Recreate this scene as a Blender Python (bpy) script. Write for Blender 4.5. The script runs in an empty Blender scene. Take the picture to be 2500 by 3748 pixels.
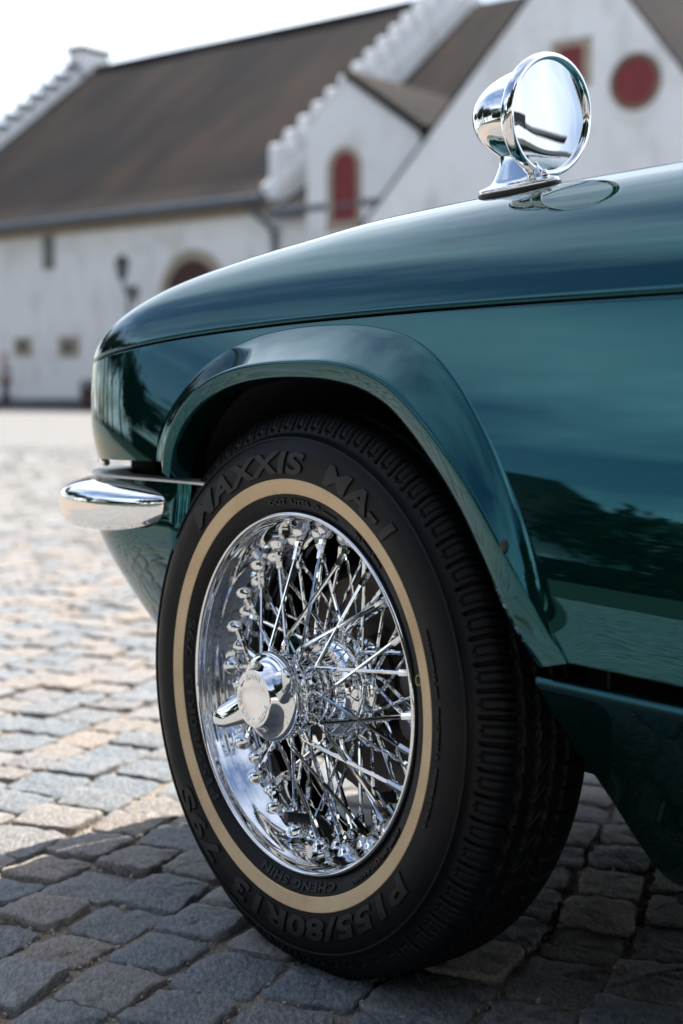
import bpy, bmesh, math, random
import numpy as np
from mathutils import Vector, Matrix, Euler

random.seed(7)
RNG = np.random.default_rng(11)
sc = bpy.context.scene
COL = sc.collection
PI = math.pi
R = math.radians

# =====================================================================
# CAMERA, WORLD, SUN, EXPOSURE
# world axes: +x towards the car's tail, +y into the car, +z up;
# the origin lies on the ground under the front wheel
# =====================================================================
YAW, PITCH = R(38.43), R(4.87)
ZC = 0.281                                    # height of the wheel centre
CAM = np.array([1.149, -0.852, 0.588])
VH = np.array([-math.cos(YAW), math.sin(YAW), 0.0])
RT = np.array([math.sin(YAW), math.cos(YAW), 0.0])
UP = np.array([0, 0, 1.0])
FW = math.cos(PITCH) * VH - math.sin(PITCH) * UP
DN = -math.cos(PITCH) * UP - math.sin(PITCH) * VH
PW, PH, FPX = 2500.0, 3748.0, 5206.0

cd = bpy.data.cameras.new('camera')
cam = bpy.data.objects.new('camera', cd)
COL.objects.link(cam)
m = Matrix.Identity(4)
for i, ax in enumerate((RT, -DN, -FW)):
    for j in range(3):
        m[j][i] = ax[j]
m.translation = Vector(CAM)
cam.matrix_world = m
cd.sensor_fit = 'VERTICAL'
cd.sensor_height = 36.0
cd.sensor_width = 24.0
cd.lens = 50.0
cd.clip_start = 0.05
cd.clip_end = 3000
cd.dof.use_dof = True
cd.dof.focus_distance = 1.42
cd.dof.aperture_fstop = 4.0
cd.dof.aperture_blades = 9
sc.camera = cam

SUN_DIR = Vector((-0.25, 0.60, 1.0)).normalized()      # towards the sun
sun_el = math.asin(SUN_DIR.z)
sun_az = math.atan2(SUN_DIR.x, SUN_DIR.y)              # from +y towards +x
wd = bpy.data.worlds.new('World')
sc.world = wd
wd.use_nodes = True
nt = wd.node_tree
nt.nodes.clear()
N = nt.nodes.new
out = N('ShaderNodeOutputWorld')
bg = N('ShaderNodeBackground')
bg.inputs['Strength'].default_value = 0.095
sky = N('ShaderNodeTexSky')
sky.sky_type = 'NISHITA'
sky.sun_disc = False
sky.sun_elevation = sun_el
sky.sun_rotation = sun_az
sky.air_density = 1.0
sky.dust_density = 1.3
sky.ozone_density = 1.4
tc = N('ShaderNodeTexCoord')
sx = N('ShaderNodeSeparateXYZ')
za = N('ShaderNodeMath'); za.operation = 'ABSOLUTE'
zb = N('ShaderNodeMath'); zb.operation = 'ADD'; zb.inputs[1].default_value = 0.16
dx = N('ShaderNodeMath'); dx.operation = 'DIVIDE'
dy = N('ShaderNodeMath'); dy.operation = 'DIVIDE'
cb = N('ShaderNodeCombineXYZ')
mp = N('ShaderNodeMapping')
mp.inputs['Rotation'].default_value = (0, 0, 1.4278)
mp.inputs['Location'].default_value = (-9.0834, 8.4636, 0)
mp.inputs['Scale'].default_value = (0.55, 1.0, 1.0)
n1 = N('ShaderNodeTexNoise')
n1.inputs['Scale'].default_value = 0.85
n1.inputs['Detail'].default_value = 8
n1.inputs['Roughness'].default_value = 0.55
n1.inputs['Distortion'].default_value = 0.6
cr = N('ShaderNodeValToRGB')
cr.color_ramp.elements[0].position = 0.43
cr.color_ramp.elements[0].color = (0, 0, 0, 1)
cr.color_ramp.elements[1].position = 0.73
cr.color_ramp.elements[1].color = (0.8, 0.8, 0.8, 1)
mx = N('ShaderNodeMix')
mx.data_type = 'RGBA'
mx.inputs[7].default_value = (14.5, 15.0, 15.6, 1)
L = nt.links.new
L(tc.outputs['Generated'], sx.inputs[0])
L(sx.outputs['Z'], za.inputs[0])
L(za.outputs[0], zb.inputs[0])
L(sx.outputs['X'], dx.inputs[0]); L(zb.outputs[0], dx.inputs[1])
L(sx.outputs['Y'], dy.inputs[0]); L(zb.outputs[0], dy.inputs[1])
L(dx.outputs[0], cb.inputs[0]); L(dy.outputs[0], cb.inputs[1])
L(cb.outputs[0], mp.inputs['Vector'])
L(mp.outputs['Vector'], n1.inputs['Vector'])
L(n1.outputs['Fac'], cr.inputs['Fac'])
L(cr.outputs['Color'], mx.inputs[0])
L(sky.outputs['Color'], mx.inputs[6])
L(mx.outputs[2], bg.inputs['Color'])
L(bg.outputs['Background'], out.inputs['Surface'])

sl = bpy.data.lights.new('sun', 'SUN')
sl.energy = 5.0
sl.angle = R(0.53)
sl.color = (1.0, 0.95, 0.88)
so = bpy.data.objects.new('sun', sl)
COL.objects.link(so)
so.rotation_euler = SUN_DIR.to_track_quat('Z', 'Y').to_euler()

sc.view_settings.view_transform = 'Standard'
sc.view_settings.look = 'None'
sc.view_settings.gamma = 1
sc.view_settings.exposure = 1.1
sc.cycles.use_denoising = True
sc.cycles.max_bounces = 10
sc.cycles.glossy_bounces = 8
sc.cycles.sample_clamp_indirect = 6


def ray(px, py):
    return FW + (px - PW / 2) / FPX * RT + (py - PH / 2) / FPX * DN


def un(px, py, axis, val):
    d = ray(px, py)
    t = (val - CAM[axis]) / d[axis]
    return CAM + t * d


def project(P):
    P = np.atleast_2d(P) - CAM
    z = P @ FW
    return np.stack([PW / 2 + FPX * (P @ RT) / z, PH / 2 + FPX * (P @ DN) / z, z], 1)


# =====================================================================
# MATERIALS
# =====================================================================
class NT:
    """small helper round one material's node tree"""
    def __init__(s, name):
        s.m = bpy.data.materials.new(name)
        s.m.use_nodes = True
        s.t = s.m.node_tree
        s.b = s.t.nodes['Principled BSDF']

    def n(s, typ, **kw):
        x = s.t.nodes.new('ShaderNode' + typ)
        for k, v in kw.items():
            if k in x.inputs:
                x.inputs[k].default_value = v
            else:
                setattr(x, k, v)
        return x

    def l(s, a, b):
        s.t.links.new(a, b)

    def set(s, **kw):
        for k, v in kw.items():
            s.b.inputs[k.replace('_', ' ')].default_value = v
        return s

    def coord(s, kind='Object', scale=None):
        t = s.n('TexCoord')
        if scale is None:
            return t.outputs[kind]
        mpn = s.n('Mapping')
        mpn.inputs['Scale'].default_value = scale
        s.l(t.outputs[kind], mpn.inputs['Vector'])
        return mpn.outputs['Vector']

    def noise(s, vec, scale, detail=5, rough=0.55, dist=0):
        x = s.n('TexNoise', Scale=scale, Detail=detail, Roughness=rough, Distortion=dist)
        if vec is not None:
            s.l(vec, x.inputs['Vector'])
        return x.outputs['Fac']

    def ramp(s, fac, stops):
        x = s.n('ValToRGB')
        e = x.color_ramp.elements
        while len(e) < len(stops):
            e.new(0.5)
        for i, (p, c) in enumerate(stops):
            e[i].position = p
            e[i].color = (*c, 1) if not isinstance(c, float) else (c, c, c, 1)
        s.l(fac, x.inputs['Fac'])
        return x.outputs['Color']

    def mix(s, fac, a, b, mode='MIX'):
        x = s.n('Mix', data_type='RGBA', blend_type=mode)
        for v, i in ((fac, 0), (a, 6), (b, 7)):
            if isinstance(v, (int, float)):
                x.inputs[i].default_value = v if i == 0 else (v, v, v, 1)
            elif isinstance(v, tuple):
                x.inputs[i].default_value = (*v, 1)
            else:
                s.l(v, x.inputs[i])
        return x.outputs[2]

    def bump(s, h, strength=0.3, dist=0.01, normal=None):
        x = s.n('Bump', Strength=strength, Distance=dist)
        s.l(h, x.inputs['Height'])
        if normal is not None:
            s.l(normal, x.inputs['Normal'])
        return x.outputs['Normal']


def plain(name, col, rough=0.5, metal=0.0, noise_scale=40, var=0.12, bump=0.0, **kw):
    w = NT(name)
    v = w.coord('Object')
    f = w.noise(v, noise_scale, 4)
    a = tuple(max(0, c * (1 - var)) for c in col)
    b = tuple(min(1, c * (1 + var)) for c in col)
    w.l(w.ramp(f, [(0.3, a), (0.7, b)]), w.b.inputs['Base Color'])
    w.set(Roughness=rough, Metallic=metal, **kw)
    if bump:
        w.l(w.bump(f, bump, 0.004), w.b.inputs['Normal'])
    return w.m


M = {}

# deep green car paint, polished, with faint orange peel and dust
w = NT('green_paint')
v = w.coord('Object')
dust = w.noise(v, 900, 2, 0.7)
w.l(w.ramp(dust, [(0.72, (0.0006, 0.0100, 0.0090)), (0.86, (0.006, 0.020, 0.019))]), w.b.inputs['Base Color'])
w.set(Roughness=0.016, IOR=1.82, Specular_Tint=(0.24, 0.86, 0.97, 1))
peel = w.noise(v, 7, 2, 0.5)
w.l(w.bump(peel, 0.03, 0.004), w.b.inputs['Normal'])
M['paint'] = w.m

w = NT('chrome')
v = w.coord('Object')
f = w.noise(v, 60, 4, 0.6)
w.l(w.ramp(f, [(0.35, 0.018), (0.75, 0.055)]), w.b.inputs['Roughness'])
w.set(Base_Color=(0.80, 0.815, 0.83, 1), Metallic=1.0)
f2 = w.noise(v, 420, 2, 0.6)
w.l(w.bump(f2, 0.02, 0.0006), w.b.inputs['Normal'])
M['chrome'] = w.m

w = NT('mirror_glass')
w.set(Base_Color=(0.60, 0.64, 0.65, 1), Metallic=1.0, Roughness=0.004)
f = w.noise(w.coord('Object'), 30, 3)
w.l(w.ramp(f, [(0.3, 0.002), (0.8, 0.012)]), w.b.inputs['Roughness'])
M['mirror'] = w.m

w = NT('tyre_rubber')
v = w.coord('Object')
f = w.noise(v, 26, 6, 0.6)
g = w.noise(v, 260, 3, 0.6)
c = w.ramp(f, [(0.3, (0.0016, 0.0020, 0.0028)), (0.6, (0.0030, 0.0037, 0.0050)), (0.82, (0.007, 0.0072, 0.0082))])
spk = w.ramp(g, [(0.70, (0, 0, 0)), (0.80, (1, 1, 1))])
c = w.mix(spk, c, (0.016, 0.0145, 0.014))
w.l(c, w.b.inputs['Base Color'])
w.l(w.ramp(f, [(0.3, 0.42), (0.8, 0.62)]), w.b.inputs['Roughness'])
w.b.inputs['Specular IOR Level'].default_value = 0.22
w.l(w.bump(g, 0.12, 0.0006), w.b.inputs['Normal'])
M['rubber'] = w.m
M['letter'] = plain('moulded_letter_rubber', (0.0012, 0.0015, 0.002), 0.55, 0, 90, 0.2)

w = NT('cream_whitewall')
v = w.coord('Object')
f = w.noise(v, 14, 5, 0.6)
g = w.noise(v, 150, 3, 0.6)
c = w.ramp(f, [(0.25, (0.54, 0.36, 0.19)), (0.5, (0.70, 0.50, 0.285)), (0.8, (0.78, 0.59, 0.36))])
sm = w.noise(w.coord('Object', (9, 9, 9)), 1.3, 3)
c = w.mix(w.ramp(sm, [(0.66, 0.0), (0.74, 0.35)]), c, (0.20, 0.16, 0.11))
w.l(c, w.b.inputs['Base Color'])
w.set(Roughness=0.55)
w.l(w.bump(g, 0.10, 0.0005), w.b.inputs['Normal'])
M['whitewall'] = w.m

M['black'] = plain('black_underseal', (0.006, 0.006, 0.0065), 0.85, 0, 60, 0.3)
M['gasket'] = plain('black_gasket_rubber', (0.008, 0.008, 0.009), 0.5)
w = NT('rusty_brake_iron')
v = w.coord('Object')
f = w.noise(v, 26, 6, 0.65)
w.l(w.ramp(f, [(0.35, (0.10, 0.10, 0.10)), (0.55, (0.16, 0.15, 0.14)), (0.66, (0.11, 0.035, 0.012))]), w.b.inputs['Base Color'])
w.set(Roughness=0.6, Metallic=0.4)
w.l(w.bump(f, 0.4, 0.002), w.b.inputs['Normal'])
M['brake'] = w.m
w = NT('brake_disc_steel')
f = w.noise(w.coord('Object'), 30, 4)
w.l(w.ramp(f, [(0.3, (0.055, 0.045, 0.038)), (0.7, (0.10, 0.088, 0.078))]), w.b.inputs['Base Color'])
w.set(Metallic=0.9, Roughness=0.38)
M['disc'] = w.m
w = NT('windscreen_glass')
w.set(Base_Color=(0.9, 0.95, 0.94, 1), Roughness=0.01, IOR=1.5, Transmission_Weight=1.0)
f = w.noise(w.coord('Object'), 20, 3)
w.l(w.ramp(f, [(0.3, 0.004), (0.8, 0.02)]), w.b.inputs['Roughness'])
M['glass'] = w.m
M['red_print'] = plain('red_stamp_ink', (0.30, 0.03, 0.015), 0.6)
M['yellow_print'] = plain('yellow_stamp_ink', (0.35, 0.42, 0.08), 0.6)

# granite setts: colour from each stone's own random value or stored tint
def stone_mat(name, use_attr, brown):
    w = NT(name)
    tcn = w.n('TexCoord')
    g = w.n('NewGeometry')
    pos = g.outputs['Position']
    if use_attr:
        at = w.n('Attribute')
        at.attribute_name = 'tint'
        rnd = at.outputs['Fac']
    else:
        oi = w.n('ObjectInfo')
        rnd = oi.outputs['Random']
    base = w.ramp(rnd, [(0.0, (0.085, 0.120, 0.150)), (0.22, (0.15, 0.175, 0.195)), (0.38, brown),
                        (0.58, (0.105, 0.138, 0.165)), (0.78, brown), (1.0, (0.20, 0.20, 0.195))])
    mpn = w.n('Mapping')
    mpn.inputs['Scale'].default_value = (1, 1, 1)
    mpn.inputs['Rotation'].default_value = (0, 0, 0.6)
    w.l(pos, mpn.inputs['Vector'])
    st = w.n('Mapping')
    st.inputs['Scale'].default_value = (0.35, 1, 1)
    w.l(mpn.outputs['Vector'], st.inputs['Vector'])
    grain = w.noise(st.outputs['Vector'], 230, 6, 0.78)
    big = w.noise(pos, 34, 5, 0.6)
    c = w.mix(w.ramp(grain, [(0.40, 0.0), (0.62, 1.0)]), w.mix(0.78, base, (0.012, 0.017, 0.022)), w.mix(0.42, base, (0.55, 0.56, 0.56)))
    c = w.mix(0.30, c, base)
    c = w.mix(w.ramp(big, [(0.52, 0.0), (0.80, 0.6)]), c, (0.19, 0.15, 0.11))
    rust = w.noise(pos, 90, 3, 0.6)
    c = w.mix(w.ramp(rust, [(0.72, 0.0), (0.80, 0.55)]), c, (0.26, 0.105, 0.04))
    # dusty pale edges, where the joint sand rubs off on the arris
    po = w.ramp(g.outputs['Pointiness'], [(0.50, 0.0), (0.60, 0.30)])
    c = w.mix(po, c, (0.40, 0.37, 0.33))
    w.l(c, w.b.inputs['Base Color'])
    w.l(w.ramp(grain, [(0.3, 0.55), (0.7, 0.8)]), w.b.inputs['Roughness'])
    b1 = w.bump(big, 0.7, 0.012)
    b2 = w.bump(grain, 0.9, 0.003, b1)
    w.l(b2, w.b.inputs['Normal'])
    return w.m
M['stone'] = stone_mat('granite_sett', False, (0.30, 0.215, 0.145))
M['stone_far'] = stone_mat('granite_sett_far', True, (0.235, 0.195, 0.155))

w = NT('joint_sand')
g = w.n('NewGeometry')
pos = g.outputs['Position']
f = w.noise(pos, 46, 6, 0.65)
k = w.noise(pos, 420, 3, 0.7)
vo = w.n('TexVoronoi', Scale=190.0)
w.l(pos, vo.inputs['Vector'])
c = w.ramp(f, [(0.3, (0.11, 0.075, 0.048)), (0.5, (0.24, 0.18, 0.125)), (0.72, (0.36, 0.295, 0.22))])
c = w.mix(w.ramp(k, [(0.4, 0.0), (0.7, 0.6)]), c, (0.42, 0.38, 0.33))
# the paving beyond the single stones reads as one grey surface
dist = w.n('VectorMath', operation='LENGTH')
w.l(pos, dist.inputs[0])
mr = w.n('MapRange')
mr.inputs['From Min'].default_value = 9.0
mr.inputs['From Max'].default_value = 15.0
w.l(dist.outputs['Value'], mr.inputs['Value'])
br = w.n('TexBrick', Scale=9.0)
br.inputs['Color1'].default_value = (0.24, 0.235, 0.225, 1)
br.inputs['Color2'].default_value = (0.19, 0.195, 0.20, 1)
br.inputs['Mortar'].default_value = (0.15, 0.12, 0.09, 1)
mpb = w.n('Mapping')
mpb.inputs['Rotation'].default_value = (0, 0, R(32))
w.l(pos, mpb.inputs['Vector'])
w.l(mpb.outputs['Vector'], br.inputs['Vector'])
c = w.mix(mr.outputs['Result'], c, br.outputs['Color'])
w.l(c, w.b.inputs['Base Color'])
w.set(Roughness=0.9)
b1 = w.bump(f, 0.7, 0.012)
b2 = w.bump(vo.outputs['Distance'], 0.6, 0.006, b1)
w.l(b2, w.b.inputs['Normal'])
M['sand'] = w.m
M['pebble'] = plain('joint_grit', (0.33, 0.285, 0.23), 0.85, 0, 60, 0.6)

# whitewashed old plaster: stains under the eaves have their own shapes
w = NT('whitewash')
v = w.coord('Object')
f = w.noise(v, 0.9, 8, 0.62)
g2 = w.noise(w.coord('Object', (1, 1, 0.3)), 1.7, 6, 0.6)
c = w.ramp(f, [(0.28, (0.60, 0.595, 0.575)), (0.45, (0.73, 0.735, 0.735)), (0.8, (0.79, 0.795, 0.80))])
c = w.mix(w.ramp(g2, [(0.52, 0.0), (0.70, 0.5)]), c, (0.47, 0.44, 0.38))
w.l(c, w.b.inputs['Base Color'])
w.set(Roughness=0.9)
w.l(w.bump(w.noise(v, 7, 6), 0.5, 0.03), w.b.inputs['Normal'])
M['wall'] = w.m

w = NT('old_clay_tiles')
v = w.coord('Object')
f = w.noise(w.coord('Object', (1.0, 0.28, 0.28)), 0.55, 7, 0.6)
g2 = w.noise(v, 9, 4, 0.6)
wv = w.n('TexBrick', Scale=3.1)
wv.inputs['Color1'].default_value = (0.9, 0.9, 0.9, 1)
wv.inputs['Color2'].default_value = (1.15, 1.1, 1.05, 1)
wv.inputs['Mortar'].default_value = (0.45, 0.45, 0.45, 1)
wv.inputs['Mortar Size'].default_value = 0.03
w.l(v, wv.inputs['Vector'])
c = w.ramp(f, [(0.36, (0.011, 0.0108, 0.0135)), (0.46, (0.0185, 0.017, 0.0185)), (0.55, (0.029, 0.0235, 0.022)), (0.66, (0.044, 0.031, 0.026))])
c = w.mix(w.ramp(g2, [(0.4, 0.0), (0.8, 0.5)]), c, (0.036, 0.031, 0.029))
c = w.mix(0.8, c, wv.outputs['Color'], 'MULTIPLY')
w.l(c, w.b.inputs['Base Color'])
w.set(Roughness=0.9, Specular_IOR_Level=0.08)
w.l(w.bump(wv.outputs['Fac'], 0.5, 0.03), w.b.inputs['Normal'])
M['tiles'] = w.m

M['tan_stone'] = plain('tan_sandstone', (0.33, 0.28, 0.21), 0.85, 0, 6, 0.25, 0.3)
M['dark_stone'] = plain('brown_stone_surround', (0.17, 0.12, 0.085), 0.85, 0, 6, 0.25)
M['red_board'] = plain('oxblood_shutter_paint', (0.17, 0.016, 0.018), 0.6, 0, 5, 0.25)
M['brown_board'] = plain('dark_red_brown_door', (0.045, 0.013, 0.012), 0.65, 0, 5, 0.25)
M['zinc'] = plain('weathered_zinc', (0.11, 0.13, 0.15), 0.6, 0.5, 3, 0.2)
M['dark_open'] = plain('dark_window_glass', (0.02, 0.017, 0.018), 0.25, 0, 3, 0.2)
M['grey_slit'] = plain('grey_slit_shutter', (0.16, 0.165, 0.155), 0.7, 0, 3, 0.2)
M['iron'] = plain('black_lamp_iron', (0.02, 0.024, 0.026), 0.5, 0.2)
M['lampglass'] = plain('smoky_lamp_glass', (0.12, 0.14, 0.15), 0.15)
M['plinth'] = plain('dark_grey_plinth', (0.12, 0.125, 0.135), 0.9, 0, 2, 0.25)  # darker grey band along the foot of the barn wall
M['wood'] = plain('old_barrel_wood', (0.06, 0.035, 0.03), 0.7)
M['bark'] = plain('tree_bark', (0.055, 0.045, 0.036), 0.9, 0, 6, 0.4)
w = NT('foliage')
oi = w.n('ObjectInfo')
f = w.noise(w.coord('Object'), 0.8, 3)
w.l(w.ramp(f, [(0.3, (0.010, 0.018, 0.007)), (0.55, (0.018, 0.030, 0.010)), (0.75, (0.038, 0.046, 0.016))]), w.b.inputs['Base Color'])
w.set(Roughness=0.65)
M['leaf'] = w.m
M['lawn'] = plain('dark_green_lawn', (0.016, 0.028, 0.010), 0.9, 0, 3, 0.4)  # the lawn's own dark green, varied at random
M['grass'] = plain('yellow_green_grass', (0.11, 0.12, 0.03), 0.7, 0, 20, 0.5)
M['skin'] = plain('skin', (0.42, 0.23, 0.17), 0.55)
M['hair'] = plain('brown_hair', (0.07, 0.03, 0.02), 0.6)
M['shirt'] = plain('pale_shirt', (0.40, 0.37, 0.40), 0.8)
M['trousers'] = plain('dark_trousers', (0.025, 0.03, 0.045), 0.8)


# =====================================================================
# HELPERS
# =====================================================================
def link(o, parent=None):
    COL.objects.link(o)
    if parent is not None:
        o.parent = parent
    return o


def mesh(name, V, F, mat, parent=None, smooth=True, sharp=None):
    me = bpy.data.meshes.new(name)
    me.from_pydata([tuple(map(float, p)) for p in V], [], [tuple(map(int, f)) for f in F])
    me.materials.append(mat)
    me.update()
    if smooth:
        me.shade_smooth()
        if sharp is not None:
            me.set_sharp_from_angle(angle=R(sharp))
    o = bpy.data.objects.new(name, me)
    return link(o, parent)


def from_bm(name, bm, mat, parent=None, smooth=True, sharp=40):
    bmesh.ops.recalc_face_normals(bm, faces=bm.faces)
    me = bpy.data.meshes.new(name)
    bm.to_mesh(me)
    bm.free()
    me.materials.append(mat)
    if smooth:
        me.shade_smooth()
        if sharp is not None:
            me.set_sharp_from_angle(angle=R(sharp))
    return link(bpy.data.objects.new(name, me), parent)


def empty(name, loc=(0, 0, 0), parent=None):
    o = bpy.data.objects.new(name, None)
    o.empty_display_size = 0.1
    o.location = loc
    return link(o, parent)


def tag(o, label=None, cat=None, group=None, kind=None):
    if label:
        o['label'] = label
    if cat:
        o['category'] = cat
    if group:
        o['group'] = group
    if kind:
        o['kind'] = kind
    return o


def grid_faces(nr, nc, wrap=False, flip=False):
    """quads of a grid stored row by row"""
    r = np.arange(nr - 1)
    c = np.arange(nc if wrap else nc - 1)
    rr, cc = np.meshgrid(r, c, indexing='ij')
    c2 = (cc + 1) % nc
    a = rr * nc + cc
    b = rr * nc + c2
    d = (rr + 1) * nc + cc
    e = (rr + 1) * nc + c2
    q = np.stack([a, b, e, d] if not flip else [a, d, e, b], -1).reshape(-1, 4)
    return q


def gridmesh(name, P, mat, parent=None, wrap=False, flip=False, smooth=True, sharp=None):
    """P: array rows x cols x 3; fast build"""
    nr, nc = P.shape[:2]
    F = grid_faces(nr, nc, wrap, flip)
    me = bpy.data.meshes.new(name)
    V = np.ascontiguousarray(P.reshape(-1, 3), dtype=np.float32)
    me.vertices.add(len(V))
    me.vertices.foreach_set('co', V.ravel())
    me.loops.add(F.size)
    me.loops.foreach_set('vertex_index', F.ravel().astype(np.int32))
    me.polygons.add(len(F))
    me.polygons.foreach_set('loop_start', np.arange(0, F.size, 4, dtype=np.int32))
    me.polygons.foreach_set('loop_total', np.full(len(F), 4, dtype=np.int32))
    me.update(calc_edges=True)
    me.validate()
    me.materials.append(mat)
    if smooth:
        me.shade_smooth()
        if sharp is not None:
            me.set_sharp_from_angle(angle=R(sharp))
    return link(bpy.data.objects.new(name, me), parent)


def bm_box(bm, lo, hi, M4=None):
    vs = [bm.verts.new((x, y, z)) for x in (lo[0], hi[0]) for y in (lo[1], hi[1]) for z in (lo[2], hi[2])]
    for f in ((0, 1, 3, 2), (4, 6, 7, 5), (0, 4, 5, 1), (2, 3, 7, 6), (0, 2, 6, 4), (1, 5, 7, 3)):
        bm.faces.new([vs[i] for i in f])
    if M4 is not None:
        bmesh.ops.transform(bm, matrix=M4, verts=vs)
    return vs


def bm_tube(bm, pts, rad, seg=8, cap=True):
    """tube along a polyline, rad a number or a list"""
    pts = [Vector(p) for p in pts]
    if not isinstance(rad, (list, tuple)):
        rad = [rad] * len(pts)
    rings = []
    up = None
    for i, p in enumerate(pts):
        a = pts[max(0, i - 1)]
        b = pts[min(len(pts) - 1, i + 1)]
        t = (b - a).normalized()
        if up is None:
            up = t.orthogonal().normalized()
        up = (up - t * up.dot(t)).normalized()
        sd = t.cross(up)
        rings.append([bm.verts.new(p + rad[i] * (math.cos(2 * PI * k / seg) * up + math.sin(2 * PI * k / seg) * sd)) for k in range(seg)])
    for r0, r1 in zip(rings, rings[1:]):
        for k in range(seg):
            bm.faces.new((r0[k], r0[(k + 1) % seg], r1[(k + 1) % seg], r1[k]))
    if cap:
        bm.faces.new(rings[0])
        bm.faces.new(rings[-1][::-1])
    return rings


def lathe(prof, n):
    """prof: list of (r, y): revolve round the y axis -> rows x n x 3"""
    pr = np.array(prof, float)
    a = np.linspace(0, 2 * PI, n, endpoint=False)
    P = np.zeros((len(pr), n, 3))
    P[:, :, 0] = pr[:, 0:1] * np.cos(a)
    P[:, :, 1] = pr[:, 1:2]
    P[:, :, 2] = pr[:, 0:1] * np.sin(a)
    return P


def resample(prof, step):
    """dense polyline with rounded corners (Catmull-Rom)"""
    p = np.array(prof, float)
    o = []
    for i in range(len(p) - 1):
        p0, p1, p2, p3 = p[max(i - 1, 0)], p[i], p[i + 1], p[min(i + 2, len(p) - 1)]
        n = max(2, int(np.linalg.norm(p2 - p1) / step))
        for k in range(n):
            t = k / n
            o.append(0.5 * ((2 * p1) + (-p0 + p2) * t + (2 * p0 - 5 * p1 + 4 * p2 - p3) * t * t + (-p0 + 3 * p1 - 3 * p2 + p3) * t ** 3))
    o.append(p[-1])
    return np.array(o)


def smoothstep(t):
    t = np.clip(t, 0, 1)
    return t * t * (3 - 2 * t)


def spl(xs, ys):
    """monotone-ish smooth interpolation (cubic Hermite, finite differences)"""
    xs = np.array(xs, float)
    ys = np.array(ys, float)
    if xs[0] > xs[-1]:
        xs, ys = xs[::-1], ys[::-1]
    d = np.gradient(ys, xs)

    def f(x):
        x = np.clip(np.asarray(x, float), xs[0], xs[-1])
        i = np.clip(np.searchsorted(xs, x) - 1, 0, len(xs) - 2)
        h = xs[i + 1] - xs[i]
        t = (x - xs[i]) / h
        return ((2 * t ** 3 - 3 * t ** 2 + 1) * ys[i] + (t ** 3 - 2 * t ** 2 + t) * h * d[i]
                + (-2 * t ** 3 + 3 * t ** 2) * ys[i + 1] + (t ** 3 - t ** 2) * h * d[i + 1])
    return f


# =====================================================================
# GROUND: sand bed, setts, grit
# =====================================================================
S_ = 600
ground = mesh('courtyard_paving', [(-S_, -S_, -0.0085), (S_, -S_, -0.0085), (S_, S_, -0.0085), (-S_, S_, -0.0085)], [(0, 1, 2, 3)], M['sand'], smooth=False)
tag(ground, kind='structure')

E1 = np.array([math.cos(R(28)), math.sin(R(28))])
E2 = np.array([math.cos(R(122)), math.sin(R(122))])


def wob(a, b, k=0):
    return (0.012 * math.sin(a * 2.1 + b * 3.1 + k) + 0.008 * math.sin(b * 7.7 + k * 2.3 + a) + 0.02 * math.sin(b * 1.15 + k))


def make_setts():
    stones = []
    rs = random.Random(5)
    A0, A1 = -18.0, 9.0
    B0, B1 = -9.0, 18.0
    a = A0
    ci = 0
    while a < A1:
        wd_ = 0.098 + rs.uniform(-0.012, 0.014)
        b = B0 + rs.uniform(0, 0.1)
        while b < B1:
            ln = 0.094 + rs.uniform(-0.02, 0.022)
            ca, cb = a + wd_ / 2, b + ln / 2
            p = E1 * ca + E2 * cb
            d = p - CAM[:2]
            dep = d @ VH[:2]
            lat = d @ RT[:2]
            near = math.hypot(*p) < 2.6 or (math.hypot(*d) < 2.2) or (p[1] < -0.5 and p[1] > -5.7 and -4.5 < p[0] < 1.5)
            wedge = 0 < dep < 15.5 and -0.30 * dep - 0.25 < lat < 0.27 * dep + 0.1
            if near or wedge:
                g = 0.0034 + rs.uniform(0, 0.0045)
                cs = []
                for sa, sb in ((0, 0), (1, 0), (1, 1), (0, 1)):
                    aa = a + sa * wd_ + (g if sa == 0 else -g) + rs.uniform(-0.0055, 0.0055)
                    bb = b + sb * ln + (g if sb == 0 else -g) + rs.uniform(-0.0055, 0.0055)
                    aa += wob(a + sa * wd_, b + sb * ln)
                    cs.append(E1 * aa + E2 * bb)
                stones.append((p, dep, np.array(cs), rs.random(), rs.uniform(-0.0045, 0.0035), (rs.uniform(-0.035, 0.035), rs.uniform(-0.035, 0.035))))
            b += ln
        a += wd_
        ci += 1
    return stones


STONES = make_setts()


def outline(cs, per_side, rs, jit, rnd=0.07):
    """stone outline: rounded quad with chipped edges, counter-clockwise"""
    pts = []
    n = len(cs)
    for i in range(n):
        p, q = cs[i], cs[(i + 1) % n]
        for k in range(per_side):
            t = rnd + (1 - 2 * rnd) * k / (per_side - 1)
            nrm = np.array([(q - p)[1], -(q - p)[0]])
            nrm = nrm / np.linalg.norm(nrm)
            pts.append(p + (q - p) * t + nrm * (rs.gauss(0, jit) + 0.0015 * math.sin(PI * t)))
    return np.array(pts)


def in_frame_weight(p):
    uv = project(np.array([[p[0], p[1], 0.0]]))[0]
    if uv[2] < 0.3 or not (-70 < uv[0] < PW + 70 and 1350 < uv[1] < PH + 90):
        return 0
    x, y = uv[0], uv[1]
    if ((x - 1120) / 560) ** 2 + ((y - 2560) / 960) ** 2 < 0.9:
        return 0                     # behind the wheel
    if x > 1250 and y < 3000 and x - 1250 > (y - 2000) * 0.2:
        return 0                     # behind the car
    return 1 / uv[2] ** 2


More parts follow.
